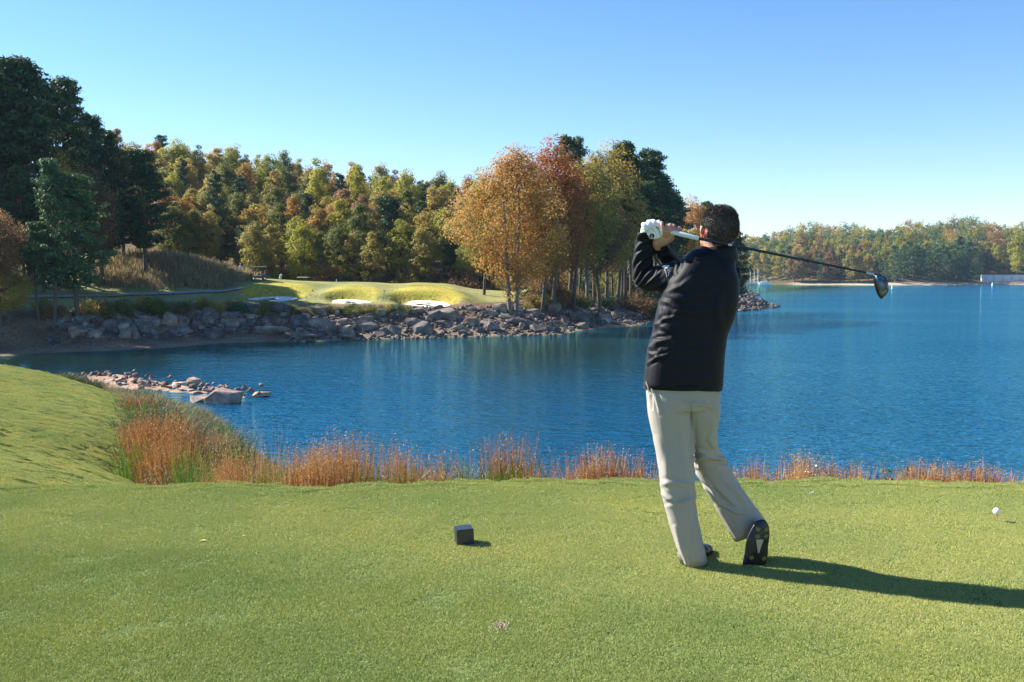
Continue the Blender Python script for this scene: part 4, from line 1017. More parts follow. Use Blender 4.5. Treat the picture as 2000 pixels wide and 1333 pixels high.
base_lab = {'rust': 'rust-brown upright bunch grass', 'rust_thin': 'sparse rusty grass stems', 'rust_lean': 'leaning rusty bunch grass', 'rust_big': 'dense rust-orange bunch grass', 'green': 'fresh green weed', 'dry': 'dry brown twiggy weed', 'grey': 'grey-green leafy weed'}
L_ = [('rust', 1133, 893, 8.4, 'at the bank edge left of the golfer\'s legs'), ('rust', 1162, 886, 8.3, ''), ('rust', 1182, 878, 8.5, ''), ('rust', 1202, 884, 8.4, ''), ('rust_thin', 1224, 890, 8.4, ''), ('rust_thin', 1247, 893, 8.2, ''), ('rust_thin', 1262, 905, 8.2, ''),
      ('rust', 1464, 904, 8.3, ''), ('rust_thin', 1484, 915, 8.2, ''), ('rust', 1503, 930, 8.1, ''), ('dry', 1518, 915, 8.3, ''), ('rust_thin', 1532, 908, 8.4, ''), ('rust_thin', 1547, 903, 8.4, ''), ('rust', 1572, 900, 8.3, ''), ('rust', 1588, 893, 8.3, ''), ('rust_thin', 1606, 905, 8.4, ''),
      ('rust_thin', 1630, 915, 8.3, ''), ('rust_thin', 1650, 903, 8.5, ''), ('rust', 1662, 908, 8.2, ''), ('rust_thin', 1684, 914, 8.3, ''), ('dry', 1712, 925, 8.2, ''), ('dry', 1746, 920, 8.2, ''), ('rust_thin', 1762, 925, 8.2, ''), ('rust', 1800, 906, 8.1, ''), ('rust', 1818, 910, 8.2, ''),
      ('rust', 1836, 925, 8.1, ''), ('rust', 1856, 914, 8.2, ''), ('rust_thin', 1874, 920, 8.2, ''), ('rust', 1908, 918, 8.1, ''), ('rust', 1928, 908, 8.1, ''), ('rust', 1950, 922, 8.0, ''), ('rust_thin', 1974, 948, 7.9, ''), ('rust_thin', 1996, 945, 7.9, ''), ('rust', 2040, 930, 7.9, ''), ('rust', 2080, 925, 7.9, ''),
      ('rust', 985, 852, 8.9, ''), ('rust', 1000, 848, 8.9, ''), ('rust_thin', 972, 862, 9.0, ''), ('green', 985, 900, 8.6, ''), ('green', 1012, 902, 8.5, ''), ('green', 965, 905, 8.5, ''), ('green', 1030, 905, 8.6, ''), ('rust_thin', 1042, 885, 8.5, ''), ('rust_thin', 1056, 890, 8.5, ''), ('rust_thin', 1085, 922, 8.3, ''), ('rust_thin', 1072, 915, 8.3, ''),
      ('rust_lean', 880, 868, 9.0, ''), ('rust_lean', 905, 880, 8.8, ''), ('rust_lean', 925, 878, 9.0, ''), ('dry', 935, 872, 9.2, ''), ('rust_lean', 860, 885, 8.7, ''), ('rust', 765, 872, 9.0, ''), ('rust', 780, 868, 9.0, ''), ('rust', 800, 890, 8.8, ''), ('green', 742, 915, 8.6, ''), ('green', 820, 905, 8.7, ''), ('dry', 830, 888, 9.0, ''), ('green', 945, 912, 8.5, ''), ('rust', 845, 900, 8.5, ''),
      ('dry', 715, 850, 9.6, ''), ('rust', 695, 850, 9.3, ''), ('rust', 680, 858, 9.2, ''), ('rust', 655, 842, 9.6, ''), ('rust', 640, 862, 9.2, ''), ('rust', 665, 870, 8.8, ''), ('rust', 620, 866, 9.3, ''), ('rust', 600, 870, 9.2, ''), ('rust', 580, 878, 9.2, ''), ('rust', 630, 880, 8.7, ''), ('rust', 590, 885, 8.8, ''), ('rust', 570, 890, 8.9, ''),
      ('rust', 500, 888, 10.2, ''), ('rust', 480, 882, 10.5, ''), ('rust', 460, 878, 10.8, ''), ('rust', 440, 868, 11.0, ''), ('rust', 428, 880, 10.8, ''), ('rust', 515, 890, 10.0, ''), ('green', 525, 880, 10.2, ''), ('green', 545, 905, 9.4, ''), ('green', 612, 900, 8.9, ''), ('green', 560, 905, 9.2, ''), ('green', 505, 905, 9.6, ''), ('green', 700, 900, 8.8, ''), ('green', 790, 912, 8.6, ''), ('green', 870, 910, 8.6, ''), ('green', 925, 915, 8.5, ''), ('green', 1345, 925, 8.2, ''), ('green', 1600, 935, 8.1, ''), ('rust', 450, 895, 10, ''), ('rust', 475, 900, 9.8, ''),
      ('dry', 535, 860, 11.5, ''), ('dry', 555, 858, 11, ''), ('dry', 575, 855, 11, ''), ('dry', 600, 850, 11, ''), ('dry', 625, 850, 10.5, ''), ('dry', 650, 852, 10.5, ''), ('dry', 505, 862, 11.5, ''), ('dry', 530, 800, 14.5, ''), ('dry', 520, 815, 14.5, ''), ('dry', 490, 800, 15.5, ''), ('dry', 545, 870, 10, ''), ('dry', 820, 893, 8.7, ''), ('dry', 850, 885, 9, '')]
words = lambda px: 'left of the tee marker' if px < 860 else ('above the tee marker' if px < 960 else ('between tee marker and golfer' if px < 1290 else ('just right of the golfer\'s legs' if px < 1560 else ('between golfer and teed ball' if px < 1880 else 'behind the teed ball'))))
for kind, px, top, Y, _ in L_:
    lab = '%s on the bank edge, %s' % (base_lab[kind], words(px))
    wd = {'rust': .85, 'rust_thin': .9, 'rust_lean': 1.0, 'green': .8, 'dry': 1.1}[kind]
    if px > 1100 and kind.startswith('rust'): top -= 7
    clump(kind, px, top, Y, wd, lab, lab, lean=-.35 if kind == 'rust_lean' else 0)
for px, top, Y, w in [(300, 800, 23.0, 1.6), (322, 806, 22.5, 1.7), (345, 822, 21.5, 1.4), (283, 815, 23.5, 1.2), (335, 850, 20.0, 1.2), (312, 840, 20.8, 1.3)]:
    clump('rust_big', px, top, Y, w, 'tall dense rust-orange bunch grass on the edge of the mound', 'tall rust-orange grasses on the mound edge')
for px, top, Y, w in [(250, 852, 22.0, 1.5), (262, 858, 21.5, 1.2), (360, 862, 18.5, 1.1), (385, 880, 16.5, 1.0), (350, 885, 17.2, .9), (408, 890, 14.5, .8)]:
    clump('green', px, top, Y, w, 'bright green weed on the edge of the mound', 'bright green weeds on the mound edge')
k = 0
for i in range(260):
    px = random.uniform(225, 480); Y = random.uniform(17, 55)
    lo = np.interp(Y, [14, 17, 25, 40, 54], [385, 330, 262, 225, 240]); hi = np.interp(Y, [14, 20, 30, 40, 54], [470, 480, 455, 410, 320])
    if not lo < px < hi: continue
    x = xat(px, Y); z = gzn(x, Y)
    if z < -5.9: continue
    kind = random.choices(['grey', 'dry', 'green', 'rust_big'], [5, 4, .6, .3])[0]
    h = random.uniform(.6, 1.3) * float(np.interp(Y, [20, 34, 50], [1, .6, .3]))
    wh = ('front' if Y < 23 else ('middle' if Y < 31 else 'back')) + (' left' if px < (lo + hi) / 2 else ' right')
    o_ = clump(kind, px, 537 + (1.48 - z - h) * FPX / Y, Y, random.uniform(1.2, 2.0), '%s in the %s of the thicket below the mound' % (base_lab[kind], wh), '%s plants in the %s of the thicket' % (kind.replace('grey', 'grey-green leafy'), wh))
for px, top, Y in [(118, 725, 38.6), (128, 728, 38.4), (137, 727, 38.4), (145, 732, 38.2), (168, 740, 38), (180, 738, 38), (190, 742, 38), (205, 735, 37.5), (212, 742, 37.5), (160, 736, 38), (222, 738, 37), (277, 727, 45), (305, 730, 45), (240, 752, 36.5), (258, 760, 36), (228, 758, 36.5)]:
    clump('dry' if px > 200 else 'grey', px, top, Y, .8, 'spindly weed on the crest of the mound against the dark water', 'weeds on the mound crest')
# patchy low herbage hiding the soil of the bank
pts = []; hs_ = []
for i in range(2100):
    Y = random.uniform(8, 54); px = random.uniform(np.interp(Y, [8, 14, 17, 25, 40], [380, 380, 335, 265, 225]), np.interp(Y, [8, 12, 20, 30, 40], [1120, 700, 500, 470, 420])); x = xat(px, Y); z = gzn(x, Y)
    if z < -5.9: continue
    pts.append((x, Y, z - .02)); hs_.append(random.uniform(.2, .5))
tag(link('bank_herbage', stems('bank_herbage', np.array(pts), np.array(hs_), 'dry_weed', 14, .22, .006, .4, 9, fluff=2)), 'low tangled herbage on the bank below the tee', 'weeds', kind='stuff')
# broad-leaved weed against the water, right of the golfer
def leafy(px, top, Y, label):
    x = xat(px, Y); z = gzn(x, Y) - .03; h = ztop(top, Y) - z; root = empty('broadleaf_weed', (x, Y, z)); r = np.random.default_rng(int(px))
    T = []; cen = []
    for k in range(6):
        a = r.uniform(0, 6.28); L = h * r.uniform(.6, 1.0); d = np.array([math.cos(a) * .3, math.sin(a) * .2, 1.0])
        pth = [np.zeros(3), d * L * .5, d * L * np.array([1.4, 1.2, 1])]; T.append(tube_np(pth, [.005, .004, .002], 4))
        for s in np.linspace(.35, 1.02, 9): cen.append(d * L * s * np.array([1 + .4 * s, 1, 1]) + r.normal(0, .018, 3))
    v, f = merge(T); link('stem', mesh_np('stem', v, f, M['dry_weed']), root)
    cen = np.array(cen); V_, F_ = leaf_cards(cen, r.normal(0, 1, (len(cen), 3)), .026, .5, .3)
    me = mesh_np('leaf_mass', V_, F_, M['green']); face_attr(me, 'tint', r.normal(0, .1, len(F_))); l_ = link('foliage', me, root)
    tag(root, label, 'weed')
leafy(1752, 896, 8.2, 'broad-leaved green weed rising highest right of the golfer')
leafy(1730, 922, 8.2, 'lower broad-leaved weed left of the highest one')
V = []; F = []
fl = np.array([P(1560 + 40 * random.random(), 900 + 40 * random.random(), 8.2) for _ in range(14)]); fv, ff = leaf_cards(fl, np.tile((0., -1, .4), (len(fl), 1)), .009, .8, .5)
fm = mesh_np('flowers', fv, ff, M['white']); tag(link('white_flowers', fm), 'tiny white flowers on the rusty grass right of the golfer', 'flowers', kind='stuff')
# ------------------------------------------------------------------ the golfer
Y0 = 5.0
GY = 1.48 / (1115 - 537) * FPX           # depth of the turf at his feet
SC = 1 / FPX
def ring_tube(rings, k=20, cap=True):
    """rings: (centre, a, b, side, dep) ellipse with axes along side (a) and dep (b)"""
    V = []; F = []
    for c, a, b_, s, d in rings:
        for j in range(k):
            an = 2 * math.pi * j / k; V.append(np.asarray(c) + a * math.cos(an) * s + b_ * math.sin(an) * d)
    n = len(rings)
    for i in range(n - 1):
        for j in range(k): F.append((i * k + j, i * k + (j + 1) % k, (i + 1) * k + (j + 1) % k, (i + 1) * k + j))
    return V, F, k, n
def limb(bm, spec, k=20, sub=4, sq=1.0):
    """spec: (px, py, depth, half width px, depth radius m); smooth path; closed ends"""
    sp_ = np.array(spec, float); n = len(sp_)
    out = []
    for i in range(n - 1):
        p0, p1, p2, p3 = sp_[max(i - 1, 0)], sp_[i], sp_[i + 1], sp_[min(i + 2, n - 1)]
        for s in range(sub):
            t = s / sub; out.append(.5 * ((2 * p1) + (-p0 + p2) * t + (2 * p0 - 5 * p1 + 4 * p2 - p3) * t * t + (-p0 + 3 * p1 - 3 * p2 + p3) * t ** 3))
    out.append(sp_[-1]); out = np.array(out)
    pts = np.array([P(a[0], a[1], a[2]) for a in out])
    verts = []
    for i, a in enumerate(out):
        t = pts[min(i + 1, len(pts) - 1)] - pts[max(i - 1, 0)]; t /= np.linalg.norm(t) + 1e-9
        d = np.array([0., 1, 0]); d = d - t * d.dot(t)
        if np.linalg.norm(d) < .25: d = np.array([0., .3, 1.0]); d = d - t * d.dot(t)
        d /= np.linalg.norm(d); s = np.cross(t, d)
        hw = a[3] * SC * a[2]
        pw = lambda c_: math.copysign(abs(c_) ** sq, c_)
        verts.append([bm.verts.new((pts[i] + hw * pw(math.cos(2 * math.pi * j / k)) * s + a[4] * pw(math.sin(2 * math.pi * j / k)) * d).tolist()) for j in range(k)])
    for i in range(len(verts) - 1):
        for j in range(k): bm.faces.new((verts[i][j], verts[i][(j + 1) % k], verts[i + 1][(j + 1) % k], verts[i + 1][j]))
    bm.faces.new(verts[0][::-1]); bm.faces.new(verts[-1])
def ball(bm, c, r, rot=None, seg=14):
    m = Matrix.Translation(Vector([float(q) for q in c])) @ (rot or Matrix.Identity(4)) @ Matrix.Diagonal((*r, 1))
    bmesh.ops.create_uvsphere(bm, u_segments=seg, v_segments=seg - 4, radius=1, matrix=m)
def fuse(bm, voxel, smooth_it=4, fac=.5):
    bmesh.ops.recalc_face_normals(bm, faces=bm.faces[:])
    me = bpy.data.meshes.new('tmp'); bm.to_mesh(me); bm.free()
    ob = bpy.data.objects.new('tmp', me); C.objects.link(ob)
    md = ob.modifiers.new('r', 'REMESH'); md.mode = 'VOXEL'; md.voxel_size = voxel; md.use_smooth_shade = True
    if smooth_it:
        sm = ob.modifiers.new('s', 'SMOOTH'); sm.iterations = smooth_it; sm.factor = fac
    dg = bpy.context.evaluated_depsgraph_get(); dg.update()
    out = bpy.data.meshes.new_from_object(ob.evaluated_get(dg)); bpy.data.objects.remove(ob); bpy.data.meshes.remove(me)
    for p in out.polygons: p.use_smooth = True
    return out
def coords(me):
    v = np.empty(len(me.vertices) * 3, np.float32); me.vertices.foreach_get('co', v); nrm = np.empty(len(v), np.float32); me.vertices.foreach_get('normal', nrm)
    return v.reshape(-1, 3).astype(float), nrm.reshape(-1, 3).astype(float)
def setco(me, v): me.vertices.foreach_set('co', v.astype(np.float32).ravel()); me.update()
def seg_dist(px, py, pl):
    best = np.full(len(px), 1e9); tt = np.zeros(len(px)); sg = np.zeros(len(px)); n = len(pl) - 1
    for i in range(n):
        ax, ay = pl[i]; bx, by = pl[i + 1]; dx, dy = bx - ax, by - ay; L = math.hypot(dx, dy)
        t = np.clip(((px - ax) * dx + (py - ay) * dy) / (L * L), 0, 1); d = np.hypot(px - ax - t * dx, py - ay - t * dy)
        s = ((px - ax) * dy - (py - ay) * dx) / L
        k = d < best; best = np.where(k, d, best); tt = np.where(k, (i + t) / n, tt); sg = np.where(k, s, sg)
    return best, tt, sg
def folds(me, lst, front=True, gain=1.0):
    """raise soft creases along drawn lines on the cloth: (polyline, width px, height m)"""
    v, n = coords(me); px, py = px_of(v); out = np.zeros(len(v))
    for pl, w, a in lst:
        d, t, s = seg_dist(px, py, pl)
        pr = np.exp(-(d / w) ** 2) - 0.55 * np.exp(-((d - 1.7 * w) / (w * .9)) ** 2)
        out += gain * a * pr * np.sin(np.pi * np.clip(t * .9 + .05, 0, 1)) ** .6
    if front: out *= np.where(n[:, 1] < .25, 1, 0.0)
    setco(me, v + n * out[:, None]); return me
def cloth_noise(me, amp, sc, stretch=(1, 1, 1), seed=0):
    v, n = coords(me); s = np.array(stretch) * sc
    o_ = np.array([mnoise.noise(Vector(q * s + seed)) for q in v]) + .5 * np.array([mnoise.noise(Vector(q * s * 2.1 + seed + 7)) for q in v])
    setco(me, v + n * (amp * o_)[:, None]); return me

M['skin'] = simple('skin', (0.42, 0.22, 0.155), 0.5, 0.08, 20, .15, .002)
M['skin'].node_tree.nodes['Principled BSDF'].inputs['Subsurface Weight'].default_value = 0.15
M['skin'].node_tree.nodes['Principled BSDF'].inputs['Subsurface Radius'].default_value = (0.012, 0.004, 0.002)
M['jacket'] = simple('softshell', (0.0034, 0.0044, 0.0095), 0.62, 0.1, 90, .12, .0008, spec=.24)
jb = M['jacket'].node_tree.nodes['Principled BSDF']; jb.inputs['Sheen Weight'].default_value = 0.12; jb.inputs['Sheen Roughness'].default_value = .35
M['khaki'] = simple('khaki_twill', (0.35, 0.325, 0.29), 0.85, 0.04, 160, .15, .0006, spec=.2)
M['hair'] = simple('dark_hair', (0.065, 0.052, 0.046), 0.5, 0.5, 170, .8, .006)
M['glove'] = simple('white_glove', (0.74, 0.76, 0.78), 0.6, 0.05, 120, .2, .0008)
M['shoe'] = simple('shoe_black', (0.012, 0.012, 0.014), 0.4, 0.2)
M['cleat'] = simple('cleat_olive', (0.30, 0.28, 0.05), 0.6, 0.1)
M['wedge'] = simple('sole_insert', (0.42, 0.40, 0.24), 0.5, 0.1)
M['logo'] = simple('logo_thread', (0.62, 0.66, 0.72), 0.6, 0.05)

golfer = empty('person', (P(1370, 1115, GY)[0], GY, 0))
tag(golfer, 'golfer seen from behind in black jacket and khaki trousers, holding a finished swing', 'person')
def attach(name, me, mat, parent=golfer):
    me.materials.clear(); me.materials.append(M[mat])
    o_ = link(name, me, parent); o_.matrix_parent_inverse = Matrix.Translation(-Vector(golfer.location)); return o_

# --- continuous body: head, neck, trunk, arms, hands, legs
HY = Y0 - .015
def head(bm, grow=0.0):
    g = grow / (SC * Y0)
    limb(bm, [(1407, 404.5 - g, HY, 6 + g, .02 + grow), (1407, 409 - g * .6, HY, 19 + g, .055 + grow), (1407, 418, HY, 27.5 + g, .078 + grow), (1406.5, 432, HY + .002, 32.8 + g, .094 + grow), (1406, 447, HY + .004, 34 + g, .097 + grow),
              (1404, 461, HY + .012, 32.6 + g, .09 + grow), (1402, 474, HY + .02, 28.5 + g, .072 + grow), (1401, 484, HY + .02, 25 + g, .06 + grow)], 24)
def body_bm(armr=1.0, grow=0.0):
    bm = bmesh.new()
    head(bm)
    # jaw, face and nose on the far side; the face looks away and a little left
    limb(bm, [(1400, 452, HY + .05, 27, .05), (1392, 470, HY + .06, 25, .048), (1389, 484, HY + .065, 20, .042), (1386, 494, HY + .07, 11, .03)], 18)
    ball(bm, P(1380, 463, HY + .115), (.011, .02, .02)); ball(bm, P(1383, 455, HY + .106), (.008, .012, .02))
    ball(bm, P(1386, 447, HY + .085), (.05, .016, .012)); ball(bm, P(1382, 476, HY + .104), (.022, .012, .006)); ball(bm, P(1382, 480, HY + .101), (.020, .012, .007))
    limb(bm, [(1400, 470, HY + .012, 27, .062), (1401, 484, HY + .008, 26.5, .06), (1401, 503, HY, 28, .060), (1398, 520, HY, 27, .055)], 18)
    # ears
    for ex, s in ((1372.5, -1), (1439.5, 1)):
        ball(bm, P(ex + s * .5, 455, HY - .002), (.011, .018, .031)); ball(bm, P(ex + s * 2.0, 450, HY - .012), (.010, .012, .020))
    # trunk and legs under the clothes
    limb(bm, [(1396, 516, Y0, 30, .06), (1383, 540, Y0, 50, .09), (1372, 575, Y0, 62, .105), (1352, 640, Y0, 60, .105), (1338, 700, Y0, 62, .105), (1334, 760, Y0, 64, .105), (1334, 790, Y0, 62, .10)], 20)
    limb(bm, [(1310, 780, Y0, 34, .085), (1316, 870, Y0, 27, .07), (1325, 950, Y0, 20, .055), (1340, 1040, Y0, 15, .045), (1352, 1098, Y0, 11, .04)], 14)
    limb(bm, [(1366, 780, Y0, 33, .08), (1374, 850, Y0 + .05, 23, .07), (1389, 905, Y0 + .11, 20, .055), (1425, 975, Y0 + .13, 16, .045), (1466, 1032, Y0 + .11, 12, .04)], 14)
    # left arm
    limb(bm, [(1352, 535, Y0, 24, .06), (1310, 542, Y0 + .03, 19, .05), (1262, 543, Y0 + .08, 16, .043), (1255, 520, Y0 + .085, 15, .04), (1258, 480, Y0 + .065, 11, .032), (1262, 456, Y0 + .05, 10.5, .026)], 14)
    # right arm
    limb(bm, [(1405, 540, Y0 + .05, 22, .055), (1365, 550, Y0 + .14, 19, .05), (1328, 556, Y0 + .20, 16, .043), (1310, 518, Y0 + .145, 10, .032), (1294, 492, Y0 + .085, 9.5, .028), (1285, 477, Y0 + .05, 11.5, .028), (1290, 470, Y0 + .035, 12, .026)], 14)
    return bm
def left_hand(bm, g=0.0):
    gp = g / (SC * Y0)
    limb(bm, [(1261, 462, Y0 + .05, 11 + gp, .026 + g), (1266, 452, Y0 + .035, 15 + gp, .024 + g), (1275, 446, Y0 + .02, 17 + gp, .022 + g), (1283, 441, Y0 + .015, 15 + gp, .018 + g)], 16)
    limb(bm, [(1270, 458, Y0 + .03, 9 + gp, .02 + g), (1284, 457, Y0 + .01, 10 + gp, .018 + g), (1294, 452, Y0 - .002, 7 + gp, .014 + g), (1303, 450, Y0, 4.4 + gp, .011 + g)], 14)      # thumb along the grip
    for i, (x, y, L) in enumerate([(1257, 439, .9), (1267, 434, 1.0), (1276.5, 433, 1.0), (1286, 434.5, .95)]):
        r_ = 4.3 + gp; rm = .0105 + g
        limb(bm, [(x + 6, y + 11, Y0 + .0, r_ + .6, rm + .001), (x + 1, y + 3, Y0 + .0, r_ + .5, rm + .001), (x, y, Y0 + .018, r_ + .3, rm), (x + .5, y + 1, Y0 + .045, r_, rm), (x + 2, y + 9, Y0 + .062 * L, r_ - .4, rm - .001), (x + 3, y + 15, Y0 + .052, r_ - .8, rm - .0015)], 12)
def right_hand(bm):
    limb(bm, [(1286, 476, Y0 + .045, 10.5, .024), (1294, 470, Y0 + .02, 12, .022), (1304, 464, Y0 + .005, 12, .019), (1313, 458, Y0 - .004, 9.5, .015)], 16)
    for x, y in ((1301, 441), (1308.5, 439.5), (1315.5, 441)):
        limb(bm, [(x - 1, y + 20, Y0 - .012, 3.9, .010), (x - 1, y + 10, Y0 - .028, 3.9, .010), (x, y + 2, Y0 - .022, 3.8, .0098), (x + .3, y, Y0 - .004, 3.6, .0095), (x + 1, y + 3, Y0 + .018, 3.5, .009), (x + 2, y + 11, Y0 + .030, 3.2, .008)], 12)
    limb(bm, [(1308, 465, Y0 - .004, 4.6, .012), (1316, 457, Y0 - .024, 4.1, .0105), (1322, 450, Y0 - .030, 3.9, .010), (1326.5, 446, Y0 - .018, 3.7, .0095), (1328, 447, Y0 + .002, 3.5, .009), (1326, 455, Y0 + .022, 3.1, .008)], 12)   # index
    limb(bm, [(1301, 462, Y0 - .010, 3.5, .009), (1296, 450, Y0 - .036, 3.4, .0088), (1292.5, 439, Y0 - .032, 3.4, .0088), (1292.5, 435, Y0 - .014, 3.3, .0085), (1293, 437, Y0 + .006, 3.0, .008)], 12)       # little finger over the glove
    limb(bm, [(1296, 462, Y0 + .03, 5, .013), (1306, 453, Y0 + .042, 4.2, .011), (1318, 452, Y0 + .034, 3.8, .010), (1327, 456, Y0 + .024, 3.4, .009)], 12)      # thumb, far side
bm = body_bm(); left_hand(bm, -.0022); right_hand(bm)
body = attach('body', fuse(bm, .0042, 2, .4), 'skin')
# eyes
for ex in (1372, 1390):
    bm = bmesh.new(); ball(bm, P(ex, 453, HY + .098), (.011, .009, .008)); attach_me = bpy.data.meshes.new('eye'); bm.to_mesh(attach_me); bm.free(); attach('eye', attach_me, 'white')

# --- hair: close crop, scalp cap and thousands of short hairs
bm = bmesh.new(); head(bm, .0045); cap = fuse(bm, .006, 2, .4)
v, n = coords(cap); hx, hy = px_of(v)
line = np.interp(v[:, 1] - HY, [-.12, -.06, 0, .03, .06, .09], [482, 478, 440, 437, 428, 418])
line = np.where(np.abs(hx - 1406) < 18, np.maximum(line, np.where(v[:, 1] < HY, 480, line)), line)
line = np.where(hx < 1380 + (455 - hy) * .25, np.minimum(line, 446), line)
keep = hy < line + 2.5 * vnoise(v[:, 0], v[:, 2], 4, .01, 2)
bm = bmesh.new(); bm.from_mesh(cap); bm.verts.ensure_lookup_table()
bmesh.ops.delete(bm, geom=[bm.verts[i] for i in np.nonzero(~keep)[0]], context='VERTS')
hm = bpy.data.meshes.new('hair'); bm.to_mesh(hm); bm.free()
v, n = coords(hm)
r = np.random.default_rng(3); idx = r.integers(0, len(v), 15000); b0 = v[idx] + r.normal(0, .0016, (len(idx), 3)) - n[idx] * .001
dirn = n[idx] + r.normal(0, .30, (len(idx), 3)) + np.array([0, .15, -.35]); dirn /= np.linalg.norm(dirn, axis=1)[:, None]
sd_ = np.cross(dirn, r.normal(0, 1, (len(idx), 3))); sd_ /= np.linalg.norm(sd_, axis=1)[:, None]
hh = (r.uniform(.004, .011, len(idx)) * (1 + .5 * (v[idx, 2] > P(1400, 425, Y0)[2])))[:, None]
hv = np.stack([b0 - sd_ * .0011, b0 + sd_ * .0011, b0 + dirn * hh], 1).reshape(-1, 3); nf = len(idx)
F3 = np.arange(3 * nf).reshape(nf, 3)
capt = []
for p in hm.polygons:
    q = list(p.vertices); capt += [(q[0], q[i], q[i + 1]) for i in range(1, len(q) - 1)]
hair_me = mesh_np('hair', np.concatenate([v, hv]), np.concatenate([np.array(capt), F3 + len(v)]), M['hair'], True)
hair = attach('hair', hair_me, 'hair')

# --- jacket
bm = bmesh.new()
limb(bm, [(1333, 757, Y0, 75, .136), (1334, 745, Y0, 76, .138), (1338, 700, Y0, 75, .136), (1345, 665, Y0, 72, .132), (1350, 638, Y0, 71.5, .132), (1361, 602, Y0, 74, .133), (1372, 570, Y0, 71, .13), (1382, 540, Y0, 62, .122), (1390, 518, Y0, 53, .108), (1398, 502, Y0, 41, .088), (1402, 492, Y0, 34, .075)], 32, sq=.62)
limb(bm, [(1366, 540, Y0, 36, .085), (1345, 540, Y0 + .0, 33.5, .08), (1315, 543, Y0 + .02, 30, .072), (1285, 546, Y0 + .05, 26.5, .064), (1264, 545, Y0 + .08, 24.5, .056), (1254, 538, Y0 + .09, 22, .054)], 22)
limb(bm, [(1262, 555, Y0 + .09, 19, .05), (1257.5, 540, Y0 + .09, 23.5, .054), (1255.5, 518, Y0 + .085, 21, .048), (1256.5, 495, Y0 + .075, 19.5, .043), (1259, 472, Y0 + .065, 17.5, .038), (1261, 457, Y0 + .05, 15.5, .033)], 22)
limb(bm, [(1420, 535, Y0, 27, .075), (1412, 545, Y0 + .06, 27, .07), (1385, 550, Y0 + .13, 26, .066), (1350, 556, Y0 + .19, 24, .06), (1326, 558, Y0 + .21, 21, .055)], 20)
limb(bm, [(1330, 562, Y0 + .21, 20, .052), (1322, 535, Y0 + .18, 20, .05), (1309, 512, Y0 + .135, 18, .045), (1297, 494, Y0 + .09, 16, .038), (1289.5, 481, Y0 + .06, 15, .034)], 20)
jk = fuse(bm, .0055, 4, .5)
cloth_noise(jk, .0016, 6, (1, 1, 1.3), 3.3)
folds(jk, [
    # side of the body, where the sun catches them
    ([(1290, 588), (1308, 592), (1326, 604), (1316, 616)], 4.5, .008), ([(1276, 640), (1296, 624), (1330, 618)], 3.5, .007), ([(1280, 634), (1300, 640), (1322, 656)], 5, .007),
    ([(1266, 684), (1284, 668), (1310, 664), (1304, 684)], 5.5, .010), ([(1264, 712), (1280, 700), (1308, 692)], 3, .009), ([(1262, 690), (1280, 694), (1298, 712)], 4, .006), ([(1272, 660), (1286, 652), (1300, 655)], 3, .005), ([(1286, 585), (1288, 615), (1276, 650), (1268, 690), (1262, 735)], 2.5, .004),
    # drag lines over the back
    ([(1310, 685), (1360, 684), (1412, 672)], 6, .003), ([(1305, 712), (1360, 715), (1410, 706)], 7, .0025), ([(1330, 672), (1370, 668), (1418, 655)], 5, .002),
    ([(1300, 578), (1345, 585), (1400, 560)], 7, .003), ([(1318, 604), (1360, 612), (1420, 600)], 7, .004), ([(1310, 735), (1350, 742), (1395, 738)], 8, .002), ([(1412, 560), (1400, 600), (1408, 640)], 8, .005),
    # armpit and upper sleeve
    ([(1314, 512), (1323, 520), (1319, 537)], 2.8, .008), ([(1325, 508), (1331, 516), (1326, 528)], 2.5, .006), ([(1286, 519), (1282, 530), (1279, 536)], 2.2, .005), ([(1300, 570), (1330, 560), (1350, 545)], 5, .006), ([(1262, 570), (1285, 562), (1305, 548)], 5, .005), ([(1345, 500), (1362, 505), (1378, 502)], 3, .004),
    # forearm
    ([(1238, 545), (1246, 520), (1262, 502), (1276, 496)], 3.2, .009), ([(1240, 557), (1254, 530), (1274, 510)], 3.2, .009), ([(1244, 562), (1262, 540), (1282, 520)], 3.2, .008), ([(1236, 520), (1245, 498), (1262, 484)], 3.5, .007), ([(1240, 492), (1250, 478), (1268, 470)], 3.5, .006), ([(1252, 563), (1272, 548), (1290, 530)], 3, .006),
    # other forearm
    ([(1280, 505), (1295, 500), (1312, 500)], 3, .004), ([(1290, 520), (1305, 512), (1322, 510)], 3, .004)], gain=1.0)
attach('jacket', jk, 'jacket')
# stand collar: an open band with thickness
def band(name, rings, thick, mat, k=48, parent=golfer):
    V = []; F = []
    for (cx, cy, Yc, a, b_, tilt) in rings:
        for t in (0, thick):
            for j in range(k):
                an = 2 * math.pi * j / k; c = P(cx, cy, Yc); aa = a * SC * Yc - t; bb = b_ - t
                V.append((c[0] + aa * math.cos(an), c[1] + bb * math.sin(an), c[2] + tilt[0] * math.cos(an) + tilt[1] * math.sin(an)))
    n = len(rings)
    for i in range(n - 1):
        for j in range(k):
            j2 = (j + 1) % k; o1, o2 = i * 2 * k, (i + 1) * 2 * k
            F.append((o1 + j, o1 + j2, o2 + j2, o2 + j)); F.append((o1 + k + j2, o1 + k + j, o2 + k + j, o2 + k + j2))
    for o1, fl in ((0, 1), ((n - 1) * 2 * k, 0)):
        for j in range(k):
            j2 = (j + 1) % k; q = (o1 + j, o1 + j2, o1 + k + j2, o1 + k + j); F.append(q if not fl else q[::-1])
    return mesh_np(name, V, F, M[mat], True)
attach('collar', band('collar', [(1401, 514, Y0, 39, .084, (0, .0)), (1401.5, 503, Y0, 40.5, .087, (0, 0)), (1401, 493, Y0, 39, .082, (.004, -.008)), (1400.5, 487, Y0, 37.5, .079, (.007, -.014))], .006, 'jacket'), 'jacket')
